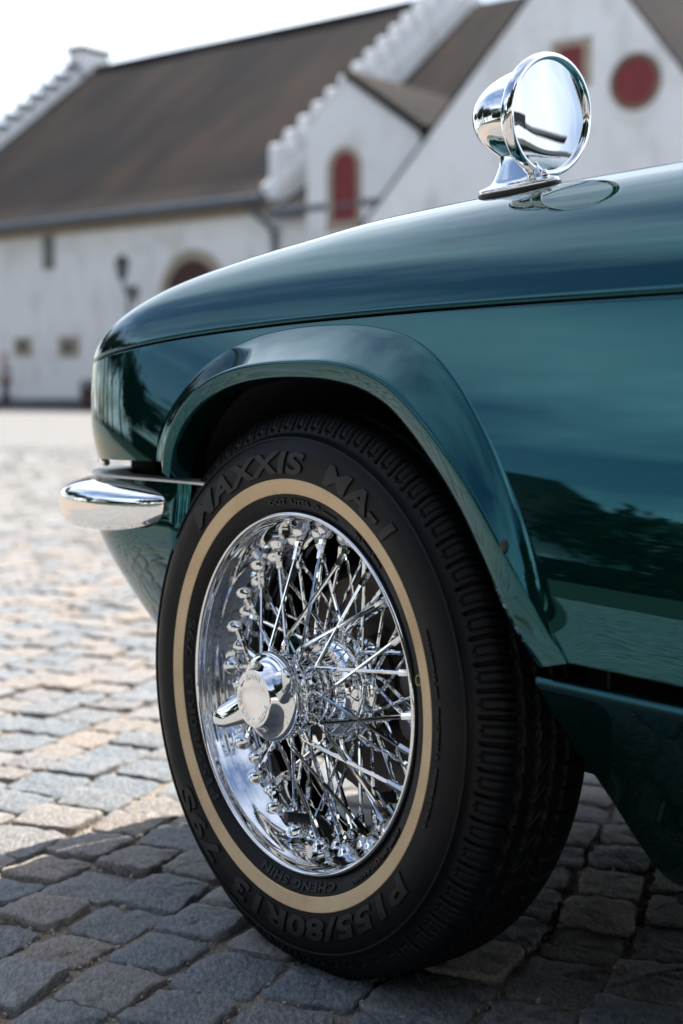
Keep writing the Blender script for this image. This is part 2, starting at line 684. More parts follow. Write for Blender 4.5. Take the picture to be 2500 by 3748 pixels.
order = sorted(range(len(STONES)), key=lambda i: -in_frame_weight(STONES[i][0]))
NEAR = [i for i in order[:300] if in_frame_weight(STONES[i][0]) > 0]
near_set = set(NEAR)
rs = random.Random(9)
for i in NEAR:
    p, dep, cs, tint, dz, tilt = STONES[i]
    o = outline(cs, 7, rs, 0.0017) - p
    n = len(o)
    V, F = [], []
    levels = ((1.00, -0.040), (1.0, -0.0036), (0.985, -0.0011), (0.95, -0.0001), (0.66, 0.0003), (0.33, 0.0004))
    hump = rs.uniform(-0.0014, 0.0014)
    wv = [rs.gauss(0, 0.0009) for _ in range(n)]
    for li, (s_, z_) in enumerate(levels):
        for k in range(n):
            q = o[k] * s_
            zz = z_ + hump * (1 - s_)
            if li >= 2:
                zz += (wv[k] * s_ + rs.gauss(0, 0.0006)) + q[0] * tilt[0] + q[1] * tilt[1]
            V.append((q[0], q[1], zz))
    V.append((0, 0, 0.0012 + hump))
    for li in range(len(levels) - 1):
        for k in range(n):
            F.append((li * n + k, li * n + (k + 1) % n, (li + 1) * n + (k + 1) % n, (li + 1) * n + k))
    for k in range(n):
        F.append(((len(levels) - 1) * n + k, (len(levels) - 1) * n + (k + 1) % n, len(V) - 1))
    ob = mesh('cobblestone', V, F, M['stone'], ground)
    ob.location = (p[0], p[1], dz)

# all the other setts as one mesh
V, F, T = [], [], []
for i, (p, dep, cs, tint, dz, tilt) in enumerate(STONES):
    if i in near_set:
        continue
    far = math.hypot(*(p - CAM[:2])) > 5
    o = outline(cs, 2 if far else 3, rs, 0.001, 0.08) - p
    n = len(o)
    b0 = len(V)
    for (s_, z_) in (((1.0, -0.017), (1.0, -0.004), (0.86, 0.0)) if not far else ((1.0, -0.017), (0.94, -0.001))):
        for k in range(n):
            q = o[k] * s_
            V.append((p[0] + q[0], p[1] + q[1], dz + z_ + q[0] * tilt[0] + q[1] * tilt[1]))
            T.append(tint)
    rows = 2 if far else 3
    for li in range(rows - 1):
        for k in range(n):
            F.append((b0 + li * n + k, b0 + li * n + (k + 1) % n, b0 + (li + 1) * n + (k + 1) % n, b0 + (li + 1) * n + k))
    F.append(tuple(b0 + (rows - 1) * n + k for k in range(n)))
ob = mesh('cobblestones_beyond', V, F, M['stone_far'], ground, sharp=50)
at = ob.data.attributes.new('tint', 'FLOAT', 'POINT')
at.data.foreach_set('value', np.array(T, np.float32))
tag(ob, kind='stuff')

# loose grit in the joints near the camera
V, F = [], []
ico = bmesh.new()
bmesh.ops.create_icosphere(ico, subdivisions=1, radius=1.0)
IV = np.array([v_.co[:] for v_ in ico.verts])
IF = [[v_.index for v_ in f_.verts] for f_ in ico.faces]
ico.free()
rg = random.Random(3)
cnt = 0
cand = [STONES[i] for i in order[:900]]
for (p, dep, cs, tint, dz, tilt) in cand:
    for _ in range(9 if dep < 2.6 else 4):
        e = rg.randrange(4)
        a_, b_ = cs[e], cs[(e + 1) % 4]
        t = rg.random()
        q = a_ + (b_ - a_) * t
        outn = q - p
        q = q + outn / (np.linalg.norm(outn) + 1e-6) * rg.uniform(0.001, 0.009)
        r_ = rg.choice((0.0011, 0.0014, 0.0018, 0.0024, 0.0034)) * rg.uniform(0.7, 1.2)
        sc3 = np.array([rg.uniform(0.7, 1.3), rg.uniform(0.7, 1.3), rg.uniform(0.5, 0.9)]) * r_
        b0 = len(V)
        jj = RNG.normal(0, 0.12, IV.shape)
        for v_ in (IV + jj) * sc3:
            V.append((q[0] + v_[0], q[1] + v_[1], -0.0080 + r_ * 0.5 + v_[2] + rg.uniform(0, 0.004)))
        F += [[b0 + k for k in f_] for f_ in IF]
tag(mesh('joint_grit', V, F, M['pebble'], ground, smooth=False), kind='stuff')


def tuft(px, py, n, h, spread, seed):
    rg = random.Random(seed)
    c = un(px, py, 2, -0.012)
    V, F = [], []
    for _ in range(n):
        a = rg.uniform(0, 2 * PI)
        r0 = spread * math.sqrt(rg.random())
        x, y = c[0] + r0 * math.cos(a), c[1] + r0 * math.sin(a)
        hh = h * rg.uniform(0.4, 1)
        a2 = rg.uniform(0, 2 * PI)
        lean = hh * rg.uniform(0.2, 0.9)
        dx, dy = math.cos(a2), math.sin(a2)
        wx, wy = -dy * 0.0011, dx * 0.0011
        b0 = len(V)
        for t in (0, 0.5, 1):
            cx, cy, cz = x + dx * lean * t * t, y + dy * lean * t * t, -0.015 + hh * t * (1 - 0.25 * t)
            ww = 1 - 0.85 * t
            V += [(cx - wx * ww, cy - wy * ww, cz), (cx + wx * ww, cy + wy * ww, cz)]
        F += [(b0, b0 + 1, b0 + 3, b0 + 2), (b0 + 2, b0 + 3, b0 + 5, b0 + 4)]
    return V, F


V, F = [], []
for i, (px, py, n, h, s_) in enumerate(((545, 2590, 160, 0.022, 0.028), (360, 2395, 60, 0.014, 0.02), (110, 2600, 30, 0.012, 0.02), (205, 2690, 24, 0.01, 0.02),
                                        (470, 2480, 24, 0.01, 0.02), (60, 2760, 30, 0.01, 0.02), (600, 2800, 26, 0.01, 0.02))):
    v_, f_ = tuft(px, py, n, h, s_, i)
    b0 = len(V)
    V += v_
    F += [tuple(b0 + k for k in q) for q in f_]
tag(mesh('grass_tuft', V, F, M['grass']), 'thin yellow-green grass sprouting in the joints beside the tyre', 'grass', kind='stuff')


# =====================================================================
# THE CAR
# =====================================================================
car = empty('classic_car', (0, 0, 0))
tag(car, 'dark green classic roadster with chrome wire wheel and wing mirror parked on cobbles', 'car')

Y0 = -0.015                       # widest line of the flank
S0, SL = 0.269, 0.52              # where the plan starts to turn in, and over what length
ss = np.arange(-3.1, 1.35, 0.001)
PHI = (PI / 2) * smoothstep((ss - S0) / SL)
PX_ = -np.cumsum(np.cos(PHI)) * 0.001
PX_ += -ss[0] - PX_[0]
PY_ = Y0 + np.cumsum(np.sin(PHI)) * 0.001


def plan(s):
    x = np.interp(s, ss, PX_)
    y = np.interp(s, ss, PY_)
    ph = np.interp(s, ss, PHI)
    return x, y, -np.sin(ph), -np.cos(ph)


# height of the body seam, of the crown, and of the widest line along s (= -x on the flank)
zc_f = spl([-1.6, -0.5, -0.3, -0.1, 0.08, 0.23, 0.36, 0.46, 0.56, 0.70, 0.85, 1.2], [0.664, 0.662, 0.662, 0.660, 0.655, 0.646, 0.633, 0.622, 0.613, 0.603, 0.598, 0.59])
zt_f = spl([-1.6, -0.9, -0.4, -0.2, -0.05, 0.055, 0.13, 0.22, 0.32, 0.41, 0.50, 0.60, 0.72, 0.85, 1.2],
           [0.803, 0.801, 0.795, 0.791, 0.784, 0.776, 0.764, 0.748, 0.725, 0.700, 0.675, 0.655, 0.640, 0.633, 0.63])
zm_f = spl([-1.6, -0.35, -0.1, 0.1, 0.22, 0.35, 0.5, 0.65, 1.2], [0.385, 0.385, 0.40, 0.43, 0.475, 0.53, 0.565, 0.58, 0.58])


def tilt_deg(d):
    return np.where(d > 0, 14.5 * np.tanh(d * 6), 44 * np.tanh(d * 8))


_dg = np.linspace(-0.4, 0.4, 1601)
_bb = -np.cumsum(np.tan(np.radians(tilt_deg(_dg)))) * (_dg[1] - _dg[0])
_bb -= np.interp(0, _dg, _bb)


def bfun(s, z):
    return np.interp(z - zm_f(s), _dg, _bb)


def surf(s, z, o):
    x, y, nx, ny = plan(s)
    return np.stack([x + nx * o, y + ny * o, z + 0 * x], -1)


# ---- lower wing panel with the flared arch ---------------------------
TH = [139.2, 135, 130, 122, 114, 107, 100, 90, 80, 72, 65, 58, 52, 46, 40, 34, 28, 23, 19, 14.5]
rL = spl(TH, [.322, .332, .338, .340, .336, .330, .3245, .3205, .322, .3245, .324, .319, .3148, .3125, .311, .310, .3117, .3155, .3205, .334])
dE = spl(TH, [.010, .011, .012, .013, .014, .0145, .0145, .0155, .018, .020, .0215, .0235, .025, .026, .027, .028, .029, .030, .031, .031])
dO = spl(TH, [.018, .024, .029, .034, .037, .038, .038, .037, .035, .033, .030, .027, .024, .021, .018, .015, .011, .007, .005, .004])
yE = spl(TH, [-.021, -.024, -.0265, -.0285, -.029, -.029, -.029, -.029, -.029, -.029, -.029, -.029, -.029, -.0287, -.028, -.0262, -.0228, -.0190, -.0165, -.0155])
CA = (0.03, 0.28)
NT_ = 420
th = np.linspace(139.2, 14.5, NT_)
thr = np.radians(th)


def polar(r):
    return -(CA[0] + r * np.cos(thr)), CA[1] + r * np.sin(thr)     # s, z


sLp, zLp = polar(rL(th))
sEp, zEp = polar(rL(th) + dE(th))
sOp, zOp = polar(rL(th) + dE(th) + dO(th))
oth = [139.2, 138.2, 136.8, 133, 128, 120, 105, 90, 75, 60, 50, 40, 30, 23, 19.2, 17.5, 14.5]
osv = [0.95, 0.95, 0.95, 0.66, 0.46, 0.27, 0.085, -0.03, -0.135, -0.27, -0.37, -0.52, -0.75, -1.15, -2.9, -2.9, -2.9]
ozv = [0.492, 0.54, None, None, None, None, None, None, None, None, None, None, None, None, None, 0.5, 0.360]
GAP = 0.0022
ozv = [float(zc_f(s_)) - GAP if z_ is None else z_ for s_, z_ in zip(osv, ozv)]
sOut = np.interp(-th, -np.array(oth), osv)
zOut = np.interp(-th, -np.array(oth), ozv)
flat = (th <= 136.8) & (th >= 19.2)
zOut[flat] = zc_f(sOut[flat]) - GAP
rows = []
# rolled lip behind the opening
for dy in (0.03, 0.018, 0.008, 0.003):
    rows.append(surf(sLp, zLp, Y0 + 0.0185 - dy) - 0)
yLp = np.interp(-th, [-139.2, -128, -25, -14.5], [-0.0160, -0.0205, -0.0200, -0.0125])
for t in np.linspace(0, 1, 7):
    s_ = sLp + (sEp - sLp) * t
    z_ = zLp + (zEp - zLp) * t
    yy = yLp + (yE(th) - yLp) * (t ** 0.85)
    rows.append(surf(s_, z_, Y0 - yy))
nEdge = len(rows) - 1
for t in np.linspace(0, 1, 26)[1:]:
    s_ = sEp + (sOp - sEp) * t
    z_ = zEp + (zOp - zEp) * t
    u_ = 1 - t
    g_ = 0.55 * u_ + 0.45 * u_ ** 2
    ob_ = bfun(s_, z_)
    rows.append(surf(s_, z_, ob_ + ((Y0 - yE(th)) - ob_) * g_))
for t in np.linspace(0, 1, 56)[1:]:
    s_ = sOp + (sOut - sOp) * t
    z_ = zOp + (zOut - zOp) * t
    rows.append(surf(s_, z_, bfun(s_, z_)))
# rolled top edge into the seam
for di in (0.0012, 0.004, 0.010):
    rows.append(surf(sOut, zOut + min(di, 0.0012), bfun(sOut, zOut) - di))
G = np.array(rows)
# soften the sharp arris of the flare
for _ in range(1):
    a_, b_ = nEdge - 1, nEdge + 2
    G2 = G.copy()
    G2[a_:b_] = 0.5 * G[a_:b_] + 0.25 * (G[a_ - 1:b_ - 1] + G[a_ + 1:b_ + 1])
    G = G2
wing_lower = gridmesh('lower_wing_panel', G, M['paint'], car, flip=True)

# ---- upper wing and bonnet ------------------------------------------
sU = np.concatenate([np.arange(-2.9, 0.2, 0.014), np.arange(0.2, 1.0, 0.006)])


def upper_rows(sU):
    zc = zc_f(sU)
    zt = zt_f(sU)
    H_ = zt - zc
    bc = bfun(sU, zc) - 0.0004
    t0 = np.radians(tilt_deg(zc - zm_f(sU)) + 1.5)
    Rr = H_ / (1 - np.sin(t0))
    rows = []
    for di, dz in ((0.010, 0.0012), (0.0035, 0.0004), (0.0010, 0.0009), (0.0, 0.0030)):
        rows.append(surf(sU, zc + dz, bc - di))
    widen = 1.12
    for k in np.linspace(0.02, 1, 60):
        a_ = t0 + (PI / 2 - t0) * k
        rows.append(surf(sU, zc + 0.003 + (Rr * (np.sin(a_) - np.sin(t0))) * (H_ - 0.003) / H_,
                         bc - widen * Rr * (np.cos(t0) - np.cos(a_))))
    last = rows[-1]
    # bonnet: from the crown of the wing to the centre line
    xe = np.where(last[:, 0] > -0.25, last[:, 0], -0.25 + (last[:, 0] + 0.25) * 0.6)
    for k in np.linspace(0, 1, 14)[1:]:
        q = last.copy()
        q[:, 0] = last[:, 0] + (xe - last[:, 0]) * k
        q[:, 1] = last[:, 1] + (0.63 - last[:, 1]) * k
        q[:, 2] = last[:, 2] - 0.020 * np.sin(PI * min(1, k * 1.6)) + 0.030 * smoothstep(np.array([(k - 0.35) / 0.65]))[0]
        rows.append(q)
    return np.array(rows)


UPR = upper_rows(sU)
wing_upper = gridmesh('upper_wing_and_bonnet', UPR, M['paint'], car, flip=True)

# the far half of the body
for src in (wing_upper, wing_lower):
    o = src.copy()
    o.name = src.name
    o.scale = (1, -1, 1)
    o.location = (0, 1.26, 0)
    COL.objects.link(o)
    o.parent = car

# ---- slanting sill panel, valance, floor, wheel housing --------------
def sill(y_off, z_off):
    pts = [(-0.004 + y_off, 0.355 + z_off), (-0.0085 + y_off, 0.3535), (-0.0105 + y_off, 0.350), (-0.006, 0.343), (0.03, 0.297), (0.08, 0.240), (0.15, 0.158), (0.20, 0.125)]
    return pts


sp = resample(sill(0, 0), 0.006)
xs = np.linspace(0.345, 2.9, 90)
P = np.zeros((len(sp), len(xs), 3))
P[:, :, 0] = xs[None]
P[:, :, 1] = sp[:, 0:1]
P[:, :, 2] = sp[:, 1:2]
gridmesh('sill_panel', P, M['paint'], car, flip=True)

vz = [0.486, 0.47, 0.45, 0.43, 0.41, 0.38, 0.347, 0.31, 0.273, 0.23, 0.19, 0.165]
vb = [-0.016, -0.015, -0.013, -0.011, -0.013, -0.026, -0.045, -0.068, -0.094, -0.130, -0.172, -0.210]
vf = spl(vz[::-1], vb[::-1])
sv = np.concatenate([np.linspace(0.205, 0.235, 8), np.linspace(0.24, 1.0, 110)])
zz = np.linspace(0.486, 0.165, 60)
SV, ZV = np.meshgrid(sv, zz)
edge_roll = 0.010 * np.exp(-((SV - 0.205) / 0.010) ** 2)
x, y, nx, ny = plan(SV)
oV = vf(ZV) + 0.004 - edge_roll
P = np.stack([x + nx * oV, y + ny * oV, ZV], -1)
ret = P[:, :1].copy()
ret[:, :, 1] += 0.03
P = np.concatenate([ret, P], 1)
gridmesh('front_valance', P, M['paint'], car, sharp=50)

# inner wheel housing: arch shell, inner wall, floor
rH = rL(th) + 0.012
sH, zH = polar(rH)
rows = [np.stack([-sH, np.full_like(sH, yy), zH], -1) for yy in (0.035, 0.10, 0.22, 0.34)]
hs = np.array(rows)
gridmesh('wheel_housing', hs, M['black'], car)
bm = bmesh.new()
bm_box(bm, (-0.42, 0.335, 0.18), (0.62, 0.345, 0.74))
bm_box(bm, (0.352, 0.07, 0.30), (0.355, 0.36, 0.62))
bm_box(bm, (0.36, 0.16, 0.128), (2.9, 1.10, 0.138))
bm_box(bm, (0.40, 0.26, 0.060), (2.8, 0.36, 0.1275))  # rails and crossmember set low to keep light out under the car
bm_box(bm, (0.40, 0.90, 0.060), (2.8, 1.00, 0.1275))
bm_box(bm, (0.40, 0.50, 0.075), (2.8, 0.76, 0.1275))
bm_box(bm, (0.45, 0.36, 0.065), (0.53, 0.90, 0.1275))
bm_box(bm, (-0.42, 0.34, 0.16), (0.36, 0.92, 0.17))
bm_box(bm, (-0.40, 0.16, 0.26), (-0.36, 0.34, 0.58))
bm_box(bm, (2.895, 0.05, 0.13), (2.9, 1.21, 0.80))
bm_box(bm, (-0.50, 0.10, 0.40), (-0.44, 1.16, 0.62))
from_bm('underbody', bm, M['black'], car, smooth=False)

# ---- quarter bumper --------------------------------------------------
sb = np.concatenate([np.linspace(0.242, 0.30, 26), np.linspace(0.305, 1.05, 90)])
prof_t = np.linspace(-1, 1, 33)
P = np.zeros((len(prof_t), len(sb), 3))
x, y, nx, ny = plan(sb)
k_end = np.sqrt(np.clip(1 - (1 - np.clip((sb - 0.242) / 0.12, 0, 1)) ** 2, 0, 1))
zmid = 0.4535 - 0.008 * np.clip((sb - 0.25) / 0.4, 0, 1.4)
for i, t in enumerate(prof_t):
    hgt = 0.029 * (0.25 + 0.75 * k_end)
    bulge = (1 - abs(t - 0.0) ** 3.4) if t > 0 else (1 - 0.38 * abs(t) ** 3.5)
    off = -0.022 + 0.030 * smoothstep((sb - 0.2) / 0.3) + 0.034 * bulge * (0.12 + 0.88 * k_end)
    z = zmid + hgt * t + 0.006 * (1 - k_end)
    P[i, :, 0] = x + nx * off
    P[i, :, 1] = y + ny * off
    P[i, :, 2] = z
gridmesh('quarter_bumper', P, M['chrome'], car, flip=True)

# thin blade bracket in the slot above the bumper, and a small clip at the nose
sbp = np.linspace(0.155, 0.62, 50)
x, y, nx, ny = plan(sbp)
V, F = [], []
for zz_ in (0.4845, 0.4872):
    for oo in (-0.012, -0.055):
        for k in range(len(sbp)):
            o_ = oo + 0.012 * smoothstep(np.array([(sbp[k] - 0.2) / 0.2]))[0]
            V.append((x[k] + nx[k] * o_, y[k] + ny[k] * o_, zz_))
n = len(sbp)
for k in range(n - 1):
    F += [(k, k + 1, n + k + 1, n + k), (2 * n + k, 3 * n + k, 3 * n + k + 1, 2 * n + k + 1), (k, 2 * n + k, 2 * n + k + 1, k + 1), (n + k, n + k + 1, 3 * n + k + 1, 3 * n + k)]
F += [(0, n, 3 * n, 2 * n)]
mesh('bumper_bracket', V, F, plain('pale_painted_steel', (0.62, 0.63, 0.60), 0.4), car, smooth=False)
c0 = un(395, 1678, 1, 0.055)
bm = bmesh.new()
bm_tube(bm, [c0 + np.array([0.03, -0.018, -0.004]), c0 + np.array([0.012, -0.012, -0.002]), c0 + np.array([-0.004, -0.006, -0.001]), c0 + np.array([-0.04, 0.006, -0.003])], [0.004, 0.007, 0.004, 0.003], 10)
bm_tube(bm, [c0 + np.array([0.006, -0.012, -0.002]), c0 + np.array([-0.001, -0.004, 0.014])], [0.006, 0.0015], 8)
from_bm('bonnet_clip', bm, M['chrome'], car)

# ---- drain hole plug near the foot of the flare -----------------------
pc = un(1846, 1998, 1, -0.024)
bm = bmesh.new()
bmesh.ops.create_uvsphere(bm, u_segments=16, v_segments=8, radius=0.0045)
o = from_bm('drain_plug', bm, M['gasket'], car)
o.location = pc
o.scale = (1, 0.5, 1.3)

# =====================================================================
# FRONT WHEEL  (local frame: origin in the plane of the rim lip, axle along y)
# =====================================================================
wheel = empty('wheel', (0, 0, ZC), car)
wheel.rotation_euler = (R(-1.1), 0, 0)

# tyre ---------------------------------------------------------------
side = [(0.1835, 0.010), (0.1845, 0.003), (0.189, -0.0005), (0.195, -0.0042), (0.2005, -0.0063), (0.2045, -0.0074), (0.211, -0.0088), (0.218, -0.0102), (0.2215, -0.0109),
        (0.229, -0.0122), (0.238, -0.0129), (0.247, -0.0119), (0.2535, -0.0096), (0.2578, -0.0072), (0.2600, -0.0072), (0.2622, -0.0056), (0.2632, -0.0036), (0.2655, -0.0014)]
tread = [(0.2655, -0.0014), (0.2715, 0.0010), (0.2780, 0.0042), (0.2838, 0.0085), (0.2880, 0.0145), (0.2905, 0.024), (0.2918, 0.040), (0.2925, 0.062), (0.2918, 0.084), (0.2905, 0.098), (0.2875, 0.107),
         (0.282, 0.1145), (0.273, 0.120), (0.262, 0.1245)]
back = [(0.262, 0.1245), (0.245, 0.1335), (0.225, 0.134), (0.205, 0.128), (0.19, 0.119), (0.1835, 0.112)]
sp_ = resample(side, 0.0016)
tp_ = resample(tread, 0.00105)
bp_ = resample(back, 0.006)
for q_ in (tp_, bp_):
    q_[:, 1] = np.where(q_[:, 1] > 0.012, 0.012 + (q_[:, 1] - 0.012) * 1.11, q_[:, 1])
prof = np.concatenate([sp_[:-1], tp_[:-1], bp_])
NLUG = 74
NC = NLUG * 28
ang = np.linspace(0, 2 * PI, NC, endpoint=False)
tw = np.concatenate([[0], np.cumsum(np.linalg.norm(np.diff(tp_, axis=0), axis=1))]) * 1000.0    # mm along the tread section
la = (ang * NLUG / (2 * PI))
pitch = 2 * PI * 0.284 / NLUG * 1000
disp = np.zeros((len(prof), NC))
i0 = len(sp_) - 1


def band(d, half, soft=0.45):
    return np.clip((half + soft - np.abs(d)) / (2 * soft), 0, 1)


for i, wmm in enumerate(tw):
    lat = wmm
    dep = np.zeros(NC)
    # main circumferential grooves
    for gpos in (44.0, 63.0, 82.0, 101.0):
        zz_ = gpos + 0.9 * np.sin(2 * PI * la + gpos)
        dep = np.maximum(dep, 5.5 * band(lat - zz_, 2.5, 0.8))
    # shoulder lugs
    if 2.0 < lat < 44:
        shift = 0.10 * ((lat - 14) / 30.0) ** 2 * np.sign(lat - 14)
        fa = ((la + shift) % 1.0)
        d0 = (np.minimum(fa, 1 - fa)) * pitch
        ramp_ = min(1, max(0, (lat - 2.0) / 3.0))
        dep = np.maximum(dep, 5.2 * ramp_ * band(d0, 1.9, 0.5))
        # U-shaped sipe inside each lug
        du = np.abs(fa - 0.5) * pitch
        if 7.5 < lat < 40:
            dep = np.maximum(dep, 3.0 * band(du - 4.4, 0.95, 0.4))
        if 6.2 < lat < 8.4:
            dep = np.maximum(dep, 3.0 * band(lat - 7.3, 0.9, 0.4) * band(du, 5.2, 0.5))
        if 3.0 < lat < 7.2:
            dep = np.maximum(dep, 3.0 * band(du, 0.9, 0.4))
    elif 44 <= lat < 101:
        sgn = 1 if int((lat - 44) / 19) % 2 == 0 else -1
        fa = ((la + sgn * (lat - 44) / 22.0 + 0.2 * int((lat - 44) / 19)) % 1.0)
        d0 = np.minimum(fa, 1 - fa) * pitch
        dep = np.maximum(dep, 3.0 * band(d0, 0.9, 0.6))
        fb = (fa + 0.5) % 1.0
        d1 = np.minimum(fb, 1 - fb) * pitch
        if 4 < (lat - 44) % 19 < 14:
            dep = np.maximum(dep, 2.0 * band(d1, 0.6, 0.5))
    elif lat >= 101:
        fa = (la - 0.1 * ((lat - 110) / 20)) % 1.0
        d0 = np.minimum(fa, 1 - fa) * pitch
        if lat < 132:
            dep = np.maximum(dep, 3.8 * band(d0, 1.4, 0.6))
    disp[i0 + i] = dep / 1000.0
tang = np.gradient(prof, axis=0)
nrm = np.stack([tang[:, 1], -tang[:, 0]], 1)
nrm /= np.linalg.norm(nrm, axis=1)[:, None] + 1e-9
mid = np.array([0.235, 0.06])
sgn = np.sign(np.sum(nrm * (prof - mid), axis=1))
nrm *= sgn[:, None]
Rr = prof[:, 0:1] - disp * nrm[:, 0:1]
Yy = prof[:, 1:2] - disp * nrm[:, 1:2]
# the tyre settles slightly where it carries the car
P = np.stack([Rr * np.cos(ang), Yy + 0 * Rr, Rr * np.sin(ang)], -1)
low = -ZC + 0.0015
squash = np.minimum(P[..., 2] - low, 0)
P[..., 2] -= squash
tyre = gridmesh('tyre', P, M['rubber'], wheel, wrap=True, flip=False)
yside = spl([p[0] for p in side], [p[1] for p in side])

# cream band ----------------------------------------------------------
wp = resample([(0.2036, -0.0068), (0.2040, -0.0079), (0.211, -0.0094), (0.2180, -0.0109), (0.2184, -0.0098)], 0.0011)
gridmesh('whitewall_band', lathe(wp, 480), M['whitewall'], wheel, wrap=True, sharp=40)
rp = [(0.2585, -0.0068), (0.2590, -0.0084), (0.2604, -0.0088), (0.2616, -0.0076), (0.2618, -0.0058)]
gridmesh('sidewall_ridge', lathe(resample(rp, 0.0006), 480), M['rubber'], wheel, wrap=True)


# moulded lettering ----------------------------------------------------
def text_bm(txt, size, depth, bevel=0.0, offset=0.0, shear=0.0, spacing=1.0):
    cu = bpy.data.curves.new('t', 'FONT')
    cu.body = txt
    cu.size = size
    cu.extrude = depth
    cu.bevel_depth = bevel
    cu.bevel_resolution = 1
    cu.offset = offset
    cu.shear = shear
    cu.space_character = spacing
    cu.resolution_u = 4
    ob = bpy.data.objects.new('t', cu)
    COL.objects.link(ob)
    dg = bpy.context.evaluated_depsgraph_get()
    me = bpy.data.meshes.new_from_object(ob.evaluated_get(dg))
    bpy.data.objects.remove(ob)
    bm = bmesh.new()
    bm.from_mesh(me)
    bpy.data.meshes.remove(me)
    return bm


def ring_text(name, txt, a0, a1, r0, height, depth, surf_y, mat, parent, bevel=0.0, offset=0.0, shear=0.0, inward=False, spacing=1.08, label=None):
    """letters bent round the axle from angle a0 to a1 (degrees) with their feet on radius r0"""
    bm = text_bm(txt, height / 0.72, depth, bevel, offset, shear, spacing)
    xs = [v_.co.x for v_ in bm.verts]
    ys = [v_.co.y for v_ in bm.verts]
    x0, x1 = min(xs), max(xs)
    y0, y1 = min(ys), max(ys)
    for k in range(1, 6):
        yy = y0 + (y1 - y0) * k / 6
        bmesh.ops.bisect_plane(bm, geom=bm.verts[:] + bm.edges[:] + bm.faces[:], plane_co=(0, yy, 0), plane_no=(0, 1, 0))
    for v_ in bm.verts:
        t = (v_.co.x - x0) / (x1 - x0)
        a = R(a0 + (a1 - a0) * t)
        h = (v_.co.y - y0) / (y1 - y0) * height
        r = r0 - h if inward else r0 + h
        v_.co = (r * math.cos(a), float(surf_y(r)) - v_.co.z, r * math.sin(a))
    o = from_bm(name, bm, mat, parent, smooth=True, sharp=25)
    if label:
        o['label'] = label
    return o


sy = lambda r: yside(r) - 0.0009
ring_text('sidewall_lettering', 'MAXXIS', 136.5, 83.5, 0.2235, 0.0235, 0.0005, sy, M['letter'], wheel, 0.0004, 0.0008, 0.20)
ring_text('sidewall_lettering', 'MA-1', 75.5, 47.0, 0.2235, 0.0235, 0.0005, sy, M['letter'], wheel, 0.0004, 0.0008, 0.20)
ring_text('sidewall_lettering', 'P155/80R13', -37, -112, 0.2235, 0.0225, 0.0005, sy, M['letter'], wheel, 0.0004, 0.0008, 0.10)
ring_text('sidewall_lettering', '79S', -121, -144, 0.2235, 0.0225, 0.0005, sy, M['letter'], wheel, 0.0004, 0.0008, 0.10)
for (t_, a0, a1, r0, h) in (('DOT  UYE5', 102.5, 82.5, 0.1925, 0.0062), ('TUBELESS', 60, 46, 0.1945, 0.0055), ('CHENG SHIN', -67, -104, 0.1905, 0.0085),
                            ('STEEL BELTED RADIAL', -30, -59, 0.1945, 0.0052), ('P155/80R13  79S', -134, -196, 0.1905, 0.0078), 
                            ('TREADWEAR 420   TRACTION A   TEMPERATURE B', 24, -22, 0.2275, 0.0042), ('0054481', 76.5, 69.5, 0.1925, 0.0028), ('E4', 79.3, 77.5, 0.1950, 0.0032)):
    ring_text('sidewall_lettering', t_, a0, a1, r0, h, 0.0003, sy, M['letter'], wheel, 0.00025, 0.0002)
# ring round the approval mark, coloured inspection stamps
bm = bmesh.new()
ca = R(78.4)
cc = (0.1966 * math.cos(ca), float(yside(0.1966)) - 0.0003, 0.1966 * math.sin(ca))
bm_tube(bm, [(cc[0] + 0.0045 * math.cos(t), cc[1], cc[2] + 0.0045 * math.sin(t)) for t in np.linspace(0, 2 * PI, 25)], 0.0004, 5)
from_bm('approval_mark', bm, M['letter'], wheel)


def stamp(name, a, r, rad, mat, thick):
    bm = bmesh.new()
    c_ = (r * math.cos(R(a)), float(yside(r)) - 0.0004, r * math.sin(R(a)))
    bm_tube(bm, [(c_[0] + rad * 0.8 * math.cos(t), c_[1], c_[2] + rad * math.sin(t)) for t in np.linspace(0, 2 * PI, 25)], thick, 5)
    return bm


from_bm('ink_stamp', stamp('s', 13.0, 0.1995, 0.0046, M['yellow_print'], 0.0006), M['yellow_print'], wheel)
bm = stamp('s', -44.5, 0.198, 0.0042, M['red_print'], 0.0005)
from_bm('ink_stamp', bm, M['red_print'], wheel)
ring_text('ink_stamp', 'JE', -43.5, -45.6, 0.1962, 0.0036, 0.0002, lambda r: yside(r) - 0.0003, M['red_print'], wheel)

# chrome rim -----------------------------------------------------------
rimp = [(0.1815, 0.012), (0.1838, 0.006), (0.1856, 0.0012), (0.1852, -0.0022), (0.1832, -0.0036), (0.1812, -0.0026), (0.1800, 0.0005), (0.1792, 0.0050), (0.1778, 0.0085), (0.1762, 0.0115),
        (0.1742, 0.0160), (0.1718, 0.0215), (0.1690, 0.0270), (0.1658, 0.0325), (0.1625, 0.0380), (0.1595, 0.0440), (0.1575, 0.0520), (0.1568, 0.0600), (0.1572, 0.0690),
        (0.1605, 0.0760), (0.1675, 0.0805), (0.1715, 0.0860), (0.1725, 0.0960), (0.1730, 0.1060), (0.1780, 0.1120), (0.1840, 0.1160)]
rp_ = resample(rimp, 0.0011)
NR = 48 * 24
aR = np.linspace(0, 2 * PI, NR, endpoint=False)
Rm = np.repeat(rp_[:, 0:1], NR, 1)
Ym = np.repeat(rp_[:, 1:2], NR, 1)
dsp = np.zeros_like(Rm)
